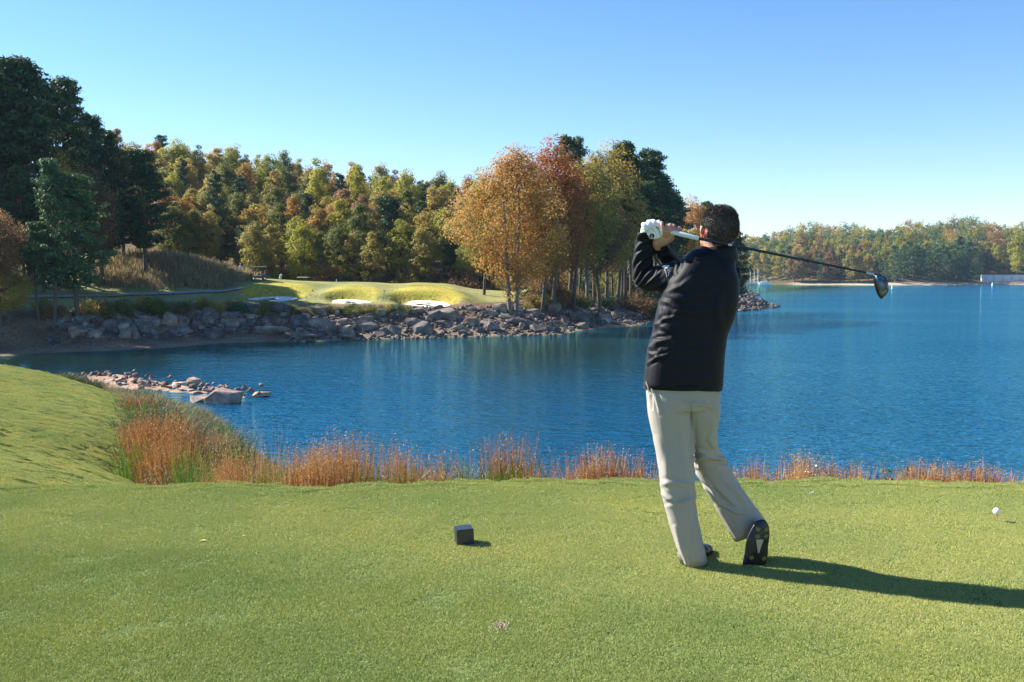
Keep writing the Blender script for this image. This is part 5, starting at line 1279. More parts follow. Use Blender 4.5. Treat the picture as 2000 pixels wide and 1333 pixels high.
# cuffs and hem bands
attach('cuff', band('cuff', [(1259.7, 468, Y0 + .06, 17.6, .0385, (0, 0)), (1261, 457, Y0 + .05, 16.3, .0345, (0, 0)), (1261.5, 455, Y0 + .048, 16, .034, (0, 0))], .004, 'jacket'), 'jacket')
attach('cuff', band('cuff', [(1292.5, 488, Y0 + .075, 16.6, .037, (0, 0)), (1289, 481, Y0 + .06, 16, .0355, (0, 0)), (1288, 479, Y0 + .056, 15.6, .035, (0, 0))], .004, 'jacket'), 'jacket')
attach('hem', band('hem', [(1333.5, 748, Y0, 77.3, .141, (0, 0)), (1333, 758, Y0, 76.5, .1395, (0, 0))], .008, 'jacket'), 'jacket')

# --- trousers
bm = bmesh.new()
limb(bm, [(1334, 735, Y0, 71, .122), (1334, 760, Y0, 72, .126), (1335, 782, Y0, 71, .128), (1336, 800, Y0, 66, .118)], 28, sq=.8)
limb(bm, [(1306, 770, Y0, 42, .112), (1307, 800, Y0, 42, .112), (1311, 832, Y0, 40, .105), (1316.5, 870, Y0, 37.5, .10), (1321, 920, Y0 - .01, 34.5, .092), (1324.5, 962, Y0 - .01, 33, .088), (1332, 1004, Y0 - .005, 29.5, .088), (1344, 1055, Y0, 27, .09), (1353, 1092, Y0 + .01, 24.5, .085)], 24, sq=.75)
limb(bm, [(1371, 765, Y0, 35, .108), (1373, 800, Y0 + .01, 33.5, .106), (1373, 835, Y0 + .035, 27.5, .095), (1375, 870, Y0 + .07, 26.5, .09), (1385, 903, Y0 + .12, 32, .088), (1402, 938, Y0 + .13, 33, .086), (1421, 968, Y0 + .13, 33, .080), (1443, 1003, Y0 + .125, 34.5, .072), (1463, 1034, Y0 + .12, 35.5, .066)], 24, sq=.8)
tr = fuse(bm, .0062, 4, .5)
cloth_noise(tr, .0028, 7, (1.6, 1.6, .55), 8)
folds(tr, [([(1349, 785), (1350, 830), (1352, 880), (1354, 915)], 2.2, -.008), ([(1322, 775), (1335, 784), (1349, 785), (1366, 779)], 2.6, -.005), ([(1272, 755), (1280, 770), (1289, 806)], 3, .008), ([(1262, 746), (1272, 770), (1274, 800)], 2, -.006), ([(1350, 792), (1375, 790), (1404, 803)], 4, .007),
    ([(1354, 897), (1385, 893), (1420, 897)], 4, .012), ([(1356, 880), (1380, 888), (1408, 884)], 4, .008), ([(1357, 908), (1390, 905), (1418, 905)], 4, -.006), ([(1395, 830), (1385, 860), (1400, 880)], 4, .006),
    ([(1360, 925), (1385, 950), (1410, 985), (1440, 1002), (1462, 1003)], 3.5, .010), ([(1372, 945), (1400, 962), (1432, 992)], 3.5, -.007), ([(1410, 935), (1440, 960), (1462, 992)], 5, .005), ([(1400, 990), (1420, 1020), (1440, 1055)], 5, .005),
    ([(1290, 946), (1320, 942), (1352, 950)], 5, .006), ([(1292, 965), (1325, 985), (1355, 975), (1362, 955)], 4, .006), ([(1296, 985), (1325, 978), (1358, 965)], 4, -.004), ([(1358, 1010), (1356, 1050), (1352, 1090)], 3.5, .006), ([(1318, 1030), (1330, 1070), (1342, 1100)], 4, .006), ([(1280, 860), (1300, 900), (1305, 950)], 7, .004), ([(1325, 820), (1335, 870), (1338, 930)], 7, .004)], gain=1.25)
attach('trousers', tr, 'khaki')
# turned hems
def cuff_band(c0, c1, a0, a1, b_, tilt0, tilt1, mat='khaki'):
    """open trouser hem: elliptical ring around the axis c0 -> c1"""
    p0, p1 = P(*c0), P(*c1); t = p1 - p0; t /= np.linalg.norm(t); d = np.array([0., 1, 0]); d = d - t * d.dot(t); d /= np.linalg.norm(d); s = np.cross(t, d)
    V = []; F = []; k = 40
    for p, a, tl in ((p0, a0, tilt0), (p1, a1, tilt1)):
        for th in (0, .004):
            for j in range(k):
                an = 2 * math.pi * j / k; V.append(p + (a * SC * Y0 - th) * math.cos(an) * s + (b_ - th) * math.sin(an) * d + t * (tl[0] * math.cos(an) + tl[1] * math.sin(an)))
    for j in range(k):
        j2 = (j + 1) % k; F += [(j, j2, 2 * k + j2, 2 * k + j), (k + j2, k + j, 3 * k + j, 3 * k + j2), (2 * k + j, 2 * k + j2, 3 * k + j2, 3 * k + j)]
    return mesh_np('trouser_hem', V, F, M[mat], True)
attach('trouser_hem', cuff_band((1348, 1070, Y0 + .005), (1354.5, 1097, Y0 + .01), 27.6, 26.5, .089, (0, 0), (.012, .004)), 'khaki')
attach('trouser_hem', cuff_band((1449, 1012, Y0 + .124), (1465, 1037, Y0 + .12), 36.8, 38, .071, (0, 0), (-.004, -.004)), 'khaki')
# belt just inside the jacket, hip pocket edge
pk = [P(1262, 745, Y0 - .06), P(1266, 757, Y0 - .075), P(1267, 768, Y0 - .082)]
tv, tf = tube_np(pk, [.0035, .0035, .002], 6); attach('pocket', mesh_np('pocket', tv, tf), 'khaki')

# --- shoes
def sole_outline():
    z = [(770, 285), (845, 380), (860, 500), (852, 640), (832, 700), (835, 850), (800, 1000), (720, 1110), (600, 1132), (430, 1130), (408, 1080), (430, 930), (460, 800), (470, 650), (520, 520), (600, 370), (680, 300)]
    return [(1400 + a / 8.33, 980 + b_ / 8.33) for a, b_ in z]
ol = sole_outline(); SY = GY + .005
def smooth_closed(pts, n=3):
    pts = np.array(pts)
    for _ in range(n):
        q = np.roll(pts, -1, 0); pts = np.stack([.75 * pts + .25 * q, .25 * pts + .75 * q], 1).reshape(-1, 2)
    return pts
ol = smooth_closed(ol, 2); cxy = ol.mean(0)
shoe = empty('shoe', (0, 0, 0)); shoe.parent = golfer; shoe.matrix_parent_inverse = Matrix.Translation(-Vector(golfer.location)); shoe['label'] = 'raised shoe on its toe, sole with yellow cleats facing back'
def shoe_part(name, me, mat): me.materials.clear(); me.materials.append(M[mat]); return link(name, me, shoe)
def shell(layers):
    V = []; F = []; n = len(ol)
    for sc_, dy, sh in layers:
        for q in ol:
            w = cxy + (q - cxy) * sc_ + np.array(sh); V.append(P(w[0], w[1], SY + dy))
    for i in range(len(layers) - 1):
        for j in range(n): j2 = (j + 1) % n; F.append((i * n + j, i * n + j2, (i + 1) * n + j2, (i + 1) * n + j))
    V.append(P(cxy[0] + layers[0][2][0], cxy[1] + layers[0][2][1], SY + layers[0][1])); V.append(P(cxy[0] + layers[-1][2][0], cxy[1] + layers[-1][2][1], SY + layers[-1][1]))
    k0 = len(V) - 2; T = []
    for j in range(n): j2 = (j + 1) % n; T.append((k0, j2, j)); T.append((k0 + 1, (len(layers) - 1) * n + j, (len(layers) - 1) * n + j2))
    Q = [(a, b_, c) for a, b_, c, d in F] + [(a, c, d) for a, b_, c, d in F] + T
    return mesh_np('shell', V, Q, None, True)
shoe_part('sole', shell([(.93, -.012, (0, 0)), (1.0, -.006, (0, 0)), (1.01, .004, (0, 0)), (1.0, .012, (0, 0))]), 'shoe')
shoe_part('upper', shell([(.97, .010, (0, 0)), (.98, .030, (0, -1)), (.90, .055, (0, -5)), (.72, .075, (-2, -12)), (.5, .088, (-4, -20))]), 'shoe')
for a, b_ in [(670, 450), (800, 455), (660, 565), (800, 560), (565, 910), (768, 922), (495, 1055), (682, 1082)]:
    bm = bmesh.new(); c = P(1400 + a / 8.33, 980 + b_ / 8.33, SY - .012)
    for k in range(6):
        an = k * math.pi / 3 + .3; d = np.array([math.cos(an), 0, math.sin(an)]); s = np.array([-math.sin(an), 0, math.cos(an)])
        pts = [c + s * .0022, c - s * .0022, c + d * .0125 - s * .0014, c + d * .0125 + s * .0014]; top = [p + np.array([0, -.006, 0]) for p in pts]
        vs = [bm.verts.new(p.tolist()) for p in pts + top]
        for f in ((0, 1, 2, 3), (4, 7, 6, 5), (0, 4, 5, 1), (1, 5, 6, 2), (2, 6, 7, 3), (3, 7, 4, 0)): bm.faces.new([vs[q] for q in f])
    me = bpy.data.meshes.new('cleat'); bm.to_mesh(me); bm.free(); shoe_part('cleat', me, 'cleat')
bm = bmesh.new(); tri = [(640, 620), (762, 618), (740, 680), (690, 838), (668, 838)]
a_ = [bm.verts.new(P(1400 + a / 8.33, 980 + b_ / 8.33, SY - .0125).tolist()) for a, b_ in tri]; c_ = [bm.verts.new(P(1400 + a / 8.33, 980 + b_ / 8.33, SY - .016).tolist()) for a, b_ in tri]
bm.faces.new(c_)
for j in range(5): bm.faces.new((a_[j], a_[(j + 1) % 5], c_[(j + 1) % 5], c_[j]))
me = bpy.data.meshes.new('sole_insert'); bm.to_mesh(me); bm.free(); shoe_part('sole_insert', me, 'wedge')
# planted shoe
bm = bmesh.new()
gx = lambda px, Y: P(px, 1000, Y)[0]
def fball(x, y, z, r): ball(bm, (x, y, z), r)
hx0, hy0 = gx(1353, GY), GY + .035
dirx, diry = 0.50, .866
for s, z, r_ in ((0, .035, (.036, .04, .036)), (.05, .04, (.037, .05, .04)), (.10, .04, (.041, .055, .040)), (.16, .034, (.046, .05, .034)), (.21, .028, (.044, .045, .028)), (.03, .07, (.034, .045, .045)), (.24, .024, (.036, .032, .022))):
    fball(hx0 + dirx * s, hy0 + diry * s, z, r_)
sm = fuse(bm, .006, 3); v, n_ = coords(sm); v[:, 2] = np.maximum(v[:, 2], .016); setco(sm, v)
attach('shoe', sm, 'shoe')['label'] = 'black shoe planted flat on the grass'
bm = bmesh.new()
sol = [(hx0 + dirx * s + c * w * diry, hy0 + diry * s - c * w * dirx) for s, w in ((-.035, .02), (-.02, .034), (.05, .036), (.12, .042), (.19, .047), (.24, .038), (.268, .015)) for c in (1,)] + [(hx0 + dirx * s - w * diry, hy0 + diry * s + w * dirx) for s, w in ((.268, .015), (.24, .038), (.19, .047), (.12, .042), (.05, .036), (-.02, .034), (-.035, .02))]
lo = [bm.verts.new((x, y, .002)) for x, y in sol]; hi = [bm.verts.new((x, y, .018)) for x, y in sol]; bm.faces.new(lo[::-1]); bm.faces.new(hi)
for j in range(len(sol)): bm.faces.new((lo[j], lo[(j + 1) % len(sol)], hi[(j + 1) % len(sol)], hi[j]))
me = bpy.data.meshes.new('sole'); bm.to_mesh(me); bm.free(); attach('sole', me, 'shoe')

# --- glove over the left hand
bm = bmesh.new(); left_hand(bm, .0008)
gl = fuse(bm, .0034, 2, .35)
folds(gl, [([(1252, 446), (1260, 448), (1272, 452)], 2, .003), ([(1254, 452), (1262, 452)], 1.5, .003), ([(1262, 438), (1264, 446)], 1.5, -.003), ([(1272, 437), (1274, 444)], 1.5, -.003), ([(1282, 438), (1284, 444)], 1.5, -.003)])
glove = attach('glove', gl, 'glove')
# trim seam, tab and round badge, standing just proud of the leather
from mathutils.bvhtree import BVHTree
def project(me, pts, off):
    bt = BVHTree.FromPolygons([tuple(v_.co) for v_ in me.vertices], [tuple(p.vertices) for p in me.polygons]); out = []
    for (a, b_) in pts:
        d = Vector(ray(a, b_).tolist()).normalized(); h = bt.ray_cast(Vector(CAM.tolist()), d)
        out.append(np.array(h[0] - d * off) if h[0] is not None else P(a, b_, Y0 - .02))
    return out
def glove_part(name, me, mat):
    me.materials.clear(); me.materials.append(M[mat]); o_ = link(name, me, glove); return o_
M['navy'] = simple('navy_trim', (0.006, 0.012, 0.03), .5, .05)
tv, tf = tube_np(project(gl, [(1281, 443), (1285, 447), (1288, 453), (1289.5, 460)], .0004), [.0016, .002, .002, .0018], 6); glove_part('trim', mesh_np('trim', tv, tf, smooth=True), 'navy')
tv, tf = tube_np(project(gl, [(1273, 448), (1278, 452), (1282, 457), (1283, 463)], .0002), [.0008] * 4, 5); glove_part('seam', mesh_np('seam', tv, tf, smooth=True), 'navy')
def badge(cx, cy, rpx, me, off):
    pts = [(cx, cy)] + [(cx + rpx * math.cos(a), cy + rpx * math.sin(a)) for a in np.linspace(0, 2 * math.pi, 24, endpoint=False)]
    q = project(me, pts, off); return q, [(0, 1 + j, 1 + (j + 1) % 24) for j in range(24)]
q, f = badge(1273.2, 461.3, 5.0, gl, .0012); glove_part('badge', mesh_np('badge', q, f), 'navy')
q2 = project(gl, [(1271.4, 443), (1272.6, 443.2), (1273.4, 446.6), (1272, 447)], .0012); glove_part('tab', mesh_np('tab', q2, [(0, 1, 2, 3)]), 'navy')
def text_mesh(body, size, extr=.0004):
    cu = bpy.data.curves.new('t', 'FONT'); cu.body = body; cu.size = size; cu.extrude = extr; cu.align_x = 'CENTER'; cu.align_y = 'CENTER'
    ob = bpy.data.objects.new('t', cu); C.objects.link(ob); dg = bpy.context.evaluated_depsgraph_get(); dg.update()
    me = bpy.data.meshes.new_from_object(ob.evaluated_get(dg)); bpy.data.objects.remove(ob); return me
tm = text_mesh('FJ', .016); c = project(gl, [(1273.2, 461.3)], .002)[0]
tm.transform(Matrix.Translation(Vector(c.tolist())) @ Matrix.Rotation(R(90), 4, 'X') @ Matrix.Rotation(R(-40), 4, 'Z'))
glove_part('badge_lettering', tm, 'logo')
# --- sleeve emblem: white cap shape over small vertical lettering
def on_jacket(pts, off=.0012): return project(jk, pts, off)
logo_pts = [(1292, 520.6), (1296, 518.8), (1300, 518.2), (1303, 518.6), (1307.5, 518.2), (1306.5, 521), (1303, 523.6), (1299, 524.6), (1295.5, 523.4)]
q = on_jacket(logo_pts); em = attach('emblem', mesh_np('emblem', q, [(0, j, j + 1) for j in range(1, 8)]), 'logo')
tm = text_mesh('EVA', .019); c = on_jacket([(1306.2, 533)], .003)[0]
tm.transform(Matrix.Translation(Vector(c.tolist())) @ Matrix.Rotation(R(90), 4, 'X') @ Matrix.Rotation(R(-88), 4, 'Z')); attach('sleeve_lettering', tm, 'logo')
tv, tf = tube_np(on_jacket([(1298, 526), (1300, 531), (1301.5, 537), (1302.5, 542)], .0004), [.0014, .0012, .001, .0008], 5); attach('emblem_tail', mesh_np('t', tv, tf), 'logo')
q = on_jacket([(1436.5, 508.5), (1439.5, 509.5), (1439, 513), (1436, 512.5)]); attach('back_tag', mesh_np('back_tag', q, [(0, 1, 2, 3)]), 'logo')

# --- sunglasses
M['lens'] = simple('red_lens_ear_glow', (0.55, 0.02, 0.02), 0.15, .1)
M['lens'].node_tree.nodes['Principled BSDF'].inputs['Transmission Weight'].default_value = 0.3
sg = empty('sunglasses'); sg.parent = golfer; sg.matrix_parent_inverse = Matrix.Translation(-Vector(golfer.location))
for ex, s in ((1370.2, -1), (1440.5, 1)):
    tv, tf = tube_np([P(ex + 2 * -s, 444, HY - .012), P(ex, 442.5, HY + .01), P(ex - 1, 442.5, HY + .05), P(ex - 1.5, 443, HY + .10)], [.0022, .0026, .0028, .003], 6); link('temple', mesh_np('temple', tv, tf, M['white'], True), sg)
for ex in (1381, 1397):
    c = P(ex, 453, HY + .118); V = [(c[0] + .019 * math.cos(a), c[1] + .006 * math.cos(a) ** 2, c[2] + .016 * math.sin(a)) for a in np.linspace(0, 2 * math.pi, 20, endpoint=False)]
    V2 = [(x, y + .002, z) for x, y, z in V]; F = [(j, (j + 1) % 20, 20 + (j + 1) % 20, 20 + j) for j in range(20)]
    bm = bmesh.new(); a = [bm.verts.new(p) for p in V]; b2 = [bm.verts.new(p) for p in V2]; bm.faces.new(a); bm.faces.new(b2[::-1])
    for j in range(20): bm.faces.new((a[j], a[(j + 1) % 20], b2[(j + 1) % 20], b2[j]))
    bm_obj('lens', bm, M['lens'], sg)
# the reddish gleam between temple and cheek: backlit ear glow, added as red plate
bm = bmesh.new(); c = [P(1371, 443.5, HY - .012), P(1376.5, 443.5, HY - .030), P(1377, 456, HY - .032), P(1375, 464, HY - .026), P(1370.5, 463, HY - .012)]
a = [bm.verts.new(p.tolist()) for p in c]; b2 = [bm.verts.new((p + np.array([-.003, .004, 0])).tolist()) for p in c]
bm.faces.new(a); bm.faces.new(b2[::-1])
for j in range(5): bm.faces.new((a[j], a[(j + 1) % 5], b2[(j + 1) % 5], b2[j]))
bm_obj('ear_glow', bm, M['lens'], sg)

# ------------------------------------------------------------------ golf club
club = empty('golf_club', P(1262, 441, Y0)); clo = Matrix.Translation(-Vector(club.location))
tag(club, 'driver with white grip and black shaft held across behind the neck', 'golf club')
def cl(name, me, mat, par=None):
    me.materials.clear(); me.materials.append(mat); o_ = link(name, me, par or club)
    o_.matrix_parent_inverse = clo if par is None else Matrix.Identity(4); return o_
M['grip'] = simple('white_grip', (0.62, 0.68, 0.70), .55, .05, 200, .2, .0008)
M['shaft'] = simple('black_shaft', (0.008, 0.009, 0.012), .22, .05)
Pb, Pg, Ps = P(1258, 440, Y0 + .040), P(1365.5, 466.5, Y0 - .082), P(1702, 535, Y0 - .43)
tv, tf = tube_np([Pb, Pb + (Pg - Pb) * .02, Pb + (Pg - Pb) * .5, Pg - (Pg - Pb) * .01, Pg], [.010, .0145, .0128, .0108, .009], 14); cl('grip', mesh_np('grip', tv, tf, smooth=True), M['grip'])
tv, tf = tube_np([Pg - (Pg - Pb) * .02, Pg + (Ps - Pg) * .5, Ps], [.0076, .0062, .0045], 12); cl('shaft', mesh_np('shaft', tv, tf, smooth=True), M['shaft'])
u = (Ps - Pg) / np.linalg.norm(Ps - Pg)
tv, tf = tube_np([Ps - u * .022, Ps - u * .004, Ps + u * .012], [.0055, .0062, .006], 12); cl('ferrule', mesh_np('ferrule', tv, tf, smooth=True), M['chrome'])
# band mark on the shaft
q = Pg + (Ps - Pg) * ((1430 - 1365) / 337.0); tv, tf = tube_np([q - u * .009, q + u * .009], [.0080, .0079], 12); cl('shaft_band', mesh_np('shaft_band', tv, tf, smooth=True), M['chrome'])
# head: flat grooved face towards us, rounded body behind it to the left
hd = [(1706.5, 537.5), (1712, 535.3), (1718, 536), (1724, 538.5), (1730, 544), (1734, 551), (1735.5, 560), (1735, 569), (1731.5, 575.5), (1726.5, 580), (1721.5, 584.5), (1717.5, 579.5), (1713.5, 573), (1710, 563), (1707.5, 551)]
hd = smooth_closed(hd, 1); hc = np.array([1721., 558.]); YF = Y0 - .445
M['face'] = simple('club_face', (0.16, 0.23, 0.31), .3, .1, 30, metal=.7)
M['clubhead'] = simple('clubhead_body', (0.02, 0.018, 0.02), .22, .2)
layers = [(1.0, 0, (0, 0)), (1.03, .010, (-.5, .3)), (1.0, .035, (-1.5, .5)), (.86, .065, (-2.5, .5)), (.6, .088, (-3, 0)), (.25, .10, (-3, 0))]
V = []; n = len(hd)
for s_, dy, sh in layers:
    for p in hd: w = hc + (p - hc) * s_ + np.array(sh); V.append(P(w[0], w[1], YF + dy))
F = [(i * n + j, i * n + (j + 1) % n, (i + 1) * n + (j + 1) % n, (i + 1) * n + j) for i in range(len(layers) - 1) for j in range(n)]
F = [(a, b_, c) for a, b_, c, d in F] + [(a, c, d) for a, b_, c, d in F]; V.append(P(hc[0], hc[1], YF)); V.append(P(hc[0] - 3, hc[1], YF + .102)); k0 = len(V) - 2
F += [(k0, (j + 1) % n, j) for j in range(n)] + [(k0 + 1, (len(layers) - 1) * n + j, (len(layers) - 1) * n + (j + 1) % n) for j in range(n)]
ch = cl('clubhead', mesh_np('clubhead', V, F, smooth=False), M['clubhead'])
fo = [(1709, 538.5), (1714, 536.8), (1720, 538), (1726, 542.5), (1731, 550), (1733.5, 560), (1732.8, 568), (1729, 574), (1723, 578.3), (1719.8, 578), (1716.5, 570), (1713, 558), (1710.5, 547)]
fo = smooth_closed(fo, 1); V = [P(a, b_, YF - .0025) for a, b_ in fo] + [P(a, b_, YF - .0003) for a, b_ in fo]; n = len(fo); c = P(1721, 557, YF - .0028); V.append(c)
F = [(2 * n, (j + 1) % n, j) for j in range(n)] + [(j, (j + 1) % n, n + (j + 1) % n) for j in range(n)] + [(j, n + (j + 1) % n, n + j) for j in range(n)]
fp = cl('face', mesh_np('face', V, F), M['face'], ch)
for k in range(9):
    x0 = 1713.5 + k * 2.0; tv, tf = tube_np([P(x0, 544 + abs(k - 3) * .6, YF - .0032), P(x0 + 3.4, 570 - max(0, k - 5) * 1.5, YF - .0032)], [.0006, .0006], 4); cl('groove', mesh_np('groove', tv, tf), M['shaft'], ch)
tv, tf = tube_np([Ps + u * .010, P(1709, 539.5, YF + .012)], [.0075, .0095], 12); cl('hosel', mesh_np('hosel', tv, tf, smooth=True), M['shaft'], ch)

# ------------------------------------------------------------------ on the tee
M['marker'] = simple('tee_marker', (0.020, 0.024, 0.034), .35, .15, 14, .2, .002)
Ym = 1.48 / (1075 - 537) * FPX + .05; bm = bmesh.new(); bmesh.ops.create_cube(bm, size=.094)
bmesh.ops.bevel(bm, geom=bm.edges[:], offset=.004, segments=2, affect='EDGES')
mk = bm_obj('tee_marker', bm, M['marker'], None, loc=(P(906.5, 1060, Ym)[0], Ym, .047)); mk.rotation_euler = (R(2), R(-3), R(13))
tag(mk, 'black cube tee marker on the grass left of the golfer', 'tee marker')
Yb = 1.48 / (1027 - 537) * FPX
M['orange_tee'] = simple('orange_tee', (0.75, 0.20, 0.10), .5, .05)
tv, tf = tube_np([(0, 0, -.01), (0, 0, .036), (0, 0, .044), (0, 0, .050)], [.0026, .0026, .004, .0065], 12)
t_ = link('golf_tee', mesh_np('golf_tee', tv, tf, M['orange_tee'], True), None, (P(1947, 1020, Yb)[0], Yb, 0)); tag(t_, 'small orange tee peg in the grass under the ball', 'golf tee')
bm = bmesh.new(); bmesh.ops.create_icosphere(bm, subdivisions=4, radius=.0214)
m, nt, b = new_mat('golf_ball'); b.inputs['Base Color'].default_value = (.8, .8, .8, 1); b.inputs['Roughness'].default_value = .3
vo = nt.nodes.new('ShaderNodeTexVoronoi'); vo.inputs['Scale'].default_value = 260; tc = nt.nodes.new('ShaderNodeTexCoord'); nt.links.new(tc.outputs['Object'], vo.inputs['Vector']); bump(nt, b, vo.outputs['Distance'], .5, .001)
tag(bm_obj('golf_ball', bm, m, None, True, (P(1946.5, 1003, Yb)[0], Yb, .068)), 'white golf ball sitting on the orange tee', 'golf ball')
Yw = 1.48 / (970 - 537) * FPX; tv, tf = tube_np([(0, 0, .004), (.02, .01, .008), (.035, .015, .01)], [.004, .003, .005], 8)
tag(link('golf_tee', mesh_np('golf_tee', tv, tf, M['white'], True), None, (P(1580, 970, Yw)[0], Yw, 0)), 'broken white tee lying on the grass right of the golfer', 'golf tee')
# divot: torn thatch and sandy soil
M['divot'] = simple('divot_thatch', (0.42, 0.34, 0.24), .9, .3, 60)
Yd = 1.48 / (1240 - 537) * FPX; r = np.random.default_rng(8); n = 320
c = np.stack([P(979, 1240, Yd)[0] + r.normal(0, .016, n), Yd + r.normal(0, .028, n), r.uniform(.006, .016, n)], 1); V_, F_ = leaf_cards(c, np.tile((0., 0, 1), (n, 1)), .0045, .35, .5)
tag(link('divot', mesh_np('divot', V_, F_, M['divot'])), 'pale torn divot in the turf at the front of the tee', 'divot', kind='stuff')
M['yleaf'] = simple('fallen_leaf', (0.50, 0.42, 0.05), .7, .1)
for px, py, s in [(397, 1068, .020), (476, 1058, .012), (170, 952, .02)]:
    Yl = 1.48 / (py - 537) * FPX; V_, F_ = leaf_cards(np.zeros((1, 3)), np.array([[0., 0, 1]]), s, .4, .1)
    tag(link('fallen_leaf', mesh_np('fallen_leaf', V_, F_, M['yleaf']), None, (P(px, py, Yl)[0], Yl, .014)), 'small yellow leaf lying on the tee', 'leaf', 'fallen leaves on the tee')
# ------------------------------------------------------------------ small things on the far side
def box(bm, c, s, rz=0, ry=0):
    m = Matrix.Translation(Vector(c)) @ Matrix.Rotation(rz, 4, 'Z') @ Matrix.Rotation(ry, 4, 'Y') @ Matrix.Diagonal((*s, 1)); bmesh.ops.create_cube(bm, size=1, matrix=m)
def part(name, mat, root, boxes, bev=0.02):
    bm = bmesh.new()
    for b_ in boxes: box(bm, *b_)
    if bev: bmesh.ops.bevel(bm, geom=bm.edges[:], offset=bev, segments=1, affect='EDGES')
    return bm_obj(name, bm, mat, root)
M['cart_body'] = simple('cart_body', (0.03, 0.035, 0.05), .35, .1); M['seat'] = simple('cart_seat', (0.16, 0.15, 0.14), .7, .05)
def wheel(root, x, y):
    bm = bmesh.new(); bmesh.ops.create_cone(bm, cap_ends=True, segments=18, radius1=.23, radius2=.23, depth=.18, matrix=Matrix.Translation((x, y, .23)) @ Matrix.Rotation(R(90), 4, 'X')); w = bm_obj('wheel', bm, M['black'], root)
    bm = bmesh.new(); bmesh.ops.create_cone(bm, cap_ends=True, segments=12, radius1=.11, radius2=.11, depth=.2, matrix=Matrix.Translation((x, y, .23)) @ Matrix.Rotation(R(90), 4, 'X')); bm_obj('rim', bm, M['chrome'], w)
def cart(px, Y, rz, label, dz=0):
    x = xat(px, Y); z = gz(x, Y) + dz; root = empty('golf_cart', (x, Y, z), rz)
    part('body', M['cart_body'], root, [((0, 0, .42), (2.2, 1.1, .22)), ((-.85, 0, .62), (.5, 1.1, .3)), ((1.0, 0, .68), (.3, 1.1, .5), 0, -.3)], .04)
    part('seat', M['seat'], root, [((-.1, 0, .72), (.5, 1.05, .12)), ((-.38, 0, 1.0), (.12, 1.05, .45))], .03)
    part('roof', M['white'], root, [((-.05, 0, 1.87), (1.9, 1.15, .08))], .03)
    for sx in (-.85, .8):
        for sy in (-.5, .5): part('roof_post', M['black'], root, [((sx, sy, 1.3), (.05, .05, 1.1))], 0)
    part('windscreen', M['black'], root, [((.82, 0, 1.3), (.02, 1.0, .04)), ((.80, 0, 1.75), (.02, 1.0, .04))], 0)
    part('steering_wheel', M['black'], root, [((.45, .25, 1.05), (.04, .34, .3), 0, .5)], 0)
    for sy in (-.26, .26): part('golf_bag', M['cart_body'] if sy > 0 else M['red_bag'], root, [((-1.0, sy, .95), (.3, .3, .8), 0, -.15)], .05)
    for sx in (-.75, .8):
        for sy in (-.5, .5): wheel(root, sx, sy)
    tag(root, label, 'golf cart')
M['red_bag'] = simple('red_bag', (0.18, 0.03, 0.03), .6, .1)
cart(505, ysee(505, 547.5, 120, 170), R(-155), 'golf cart with pale roof parked on the green left of the bunkers')
cart(592, 166, R(170), 'second golf cart half hidden beyond the crest of the green', -.2)
# bystander in pale blue
def person_far(px, Y, label, shirt, trouser):
    x = xat(px, Y); z = gz(x, Y); root = empty('person', (x, Y, z))
    def sk(name, chains, vox, mat):
        bm = bmesh.new()
        for ch_ in chains:
            vs = []
            for (a, b_, c, rr_) in ch_: vs.append([bm.verts.new((a + rr_ * math.cos(q), b_ + rr_ * .8 * math.sin(q), c)) for q in np.linspace(0, 2 * math.pi, 10, endpoint=False)])
            for i in range(len(vs) - 1):
                for j in range(10): bm.faces.new((vs[i][j], vs[i][(j + 1) % 10], vs[i + 1][(j + 1) % 10], vs[i + 1][j]))
            bm.faces.new(vs[0][::-1]); bm.faces.new(vs[-1])
        me = fuse(bm, vox, 1); me.materials.append(mat); link(name, me, root)
    arms = lambda g: [[(s * .19, 0, 1.42, .055 + g), (s * .25, 0, 1.15, .045 + g), (s * .24, -.12, .95, .038 + g)] for s in (-1, 1)]
    sk('body', [[(0, 0, 1.80, .03), (0, 0, 1.77, .07), (0, 0, 1.70, .09), (0, 0, 1.62, .085), (0, 0, 1.55, .06), (0, 0, 1.42, .07), (0, 0, 1.1, .13), (0, 0, .9, .14)]] + arms(0) + [[(s * .24, -.12, .97, .04), (s * .24, -.18, .88, .035)] for s in (-1, 1)] + [[(s * .09, 0, .92, .08), (s * .1, 0, .45, .055), (s * .1, 0, .04, .045), (s * .1, -.12, .03, .035)] for s in (-1, 1)], .02, M['skin'])
    sk('shirt', [[(0, 0, 1.5, .08), (0, 0, 1.43, .17), (0, 0, 1.2, .18), (0, 0, .9, .17)]] + [[(s * .16, 0, 1.42, .08), (s * .25, 0, 1.2, .07)] for s in (-1, 1)], .02, shirt)
    sk('trousers', [[(0, 0, .95, .165), (0, 0, .82, .16)]] + [[(s * .09, 0, .9, .1), (s * .1, 0, .45, .08), (s * .1, 0, .08, .075)] for s in (-1, 1)], .02, trouser)
    sk('cap', [[(0, 0, 1.70, .1), (0, 0, 1.78, .09), (0, 0, 1.82, .04)]], .02, M['white'])
    tag(root, label, 'person')
M['pale_blue'] = simple('pale_blue_cloth', (0.42, 0.52, 0.66), .8, .05); M['grey_cloth'] = simple('grey_cloth', (0.22, 0.22, 0.24), .8, .05)
person_far(470, 149, 'distant person in pale blue top standing behind the weedy hillock', M['pale_blue'], M['grey_cloth'])
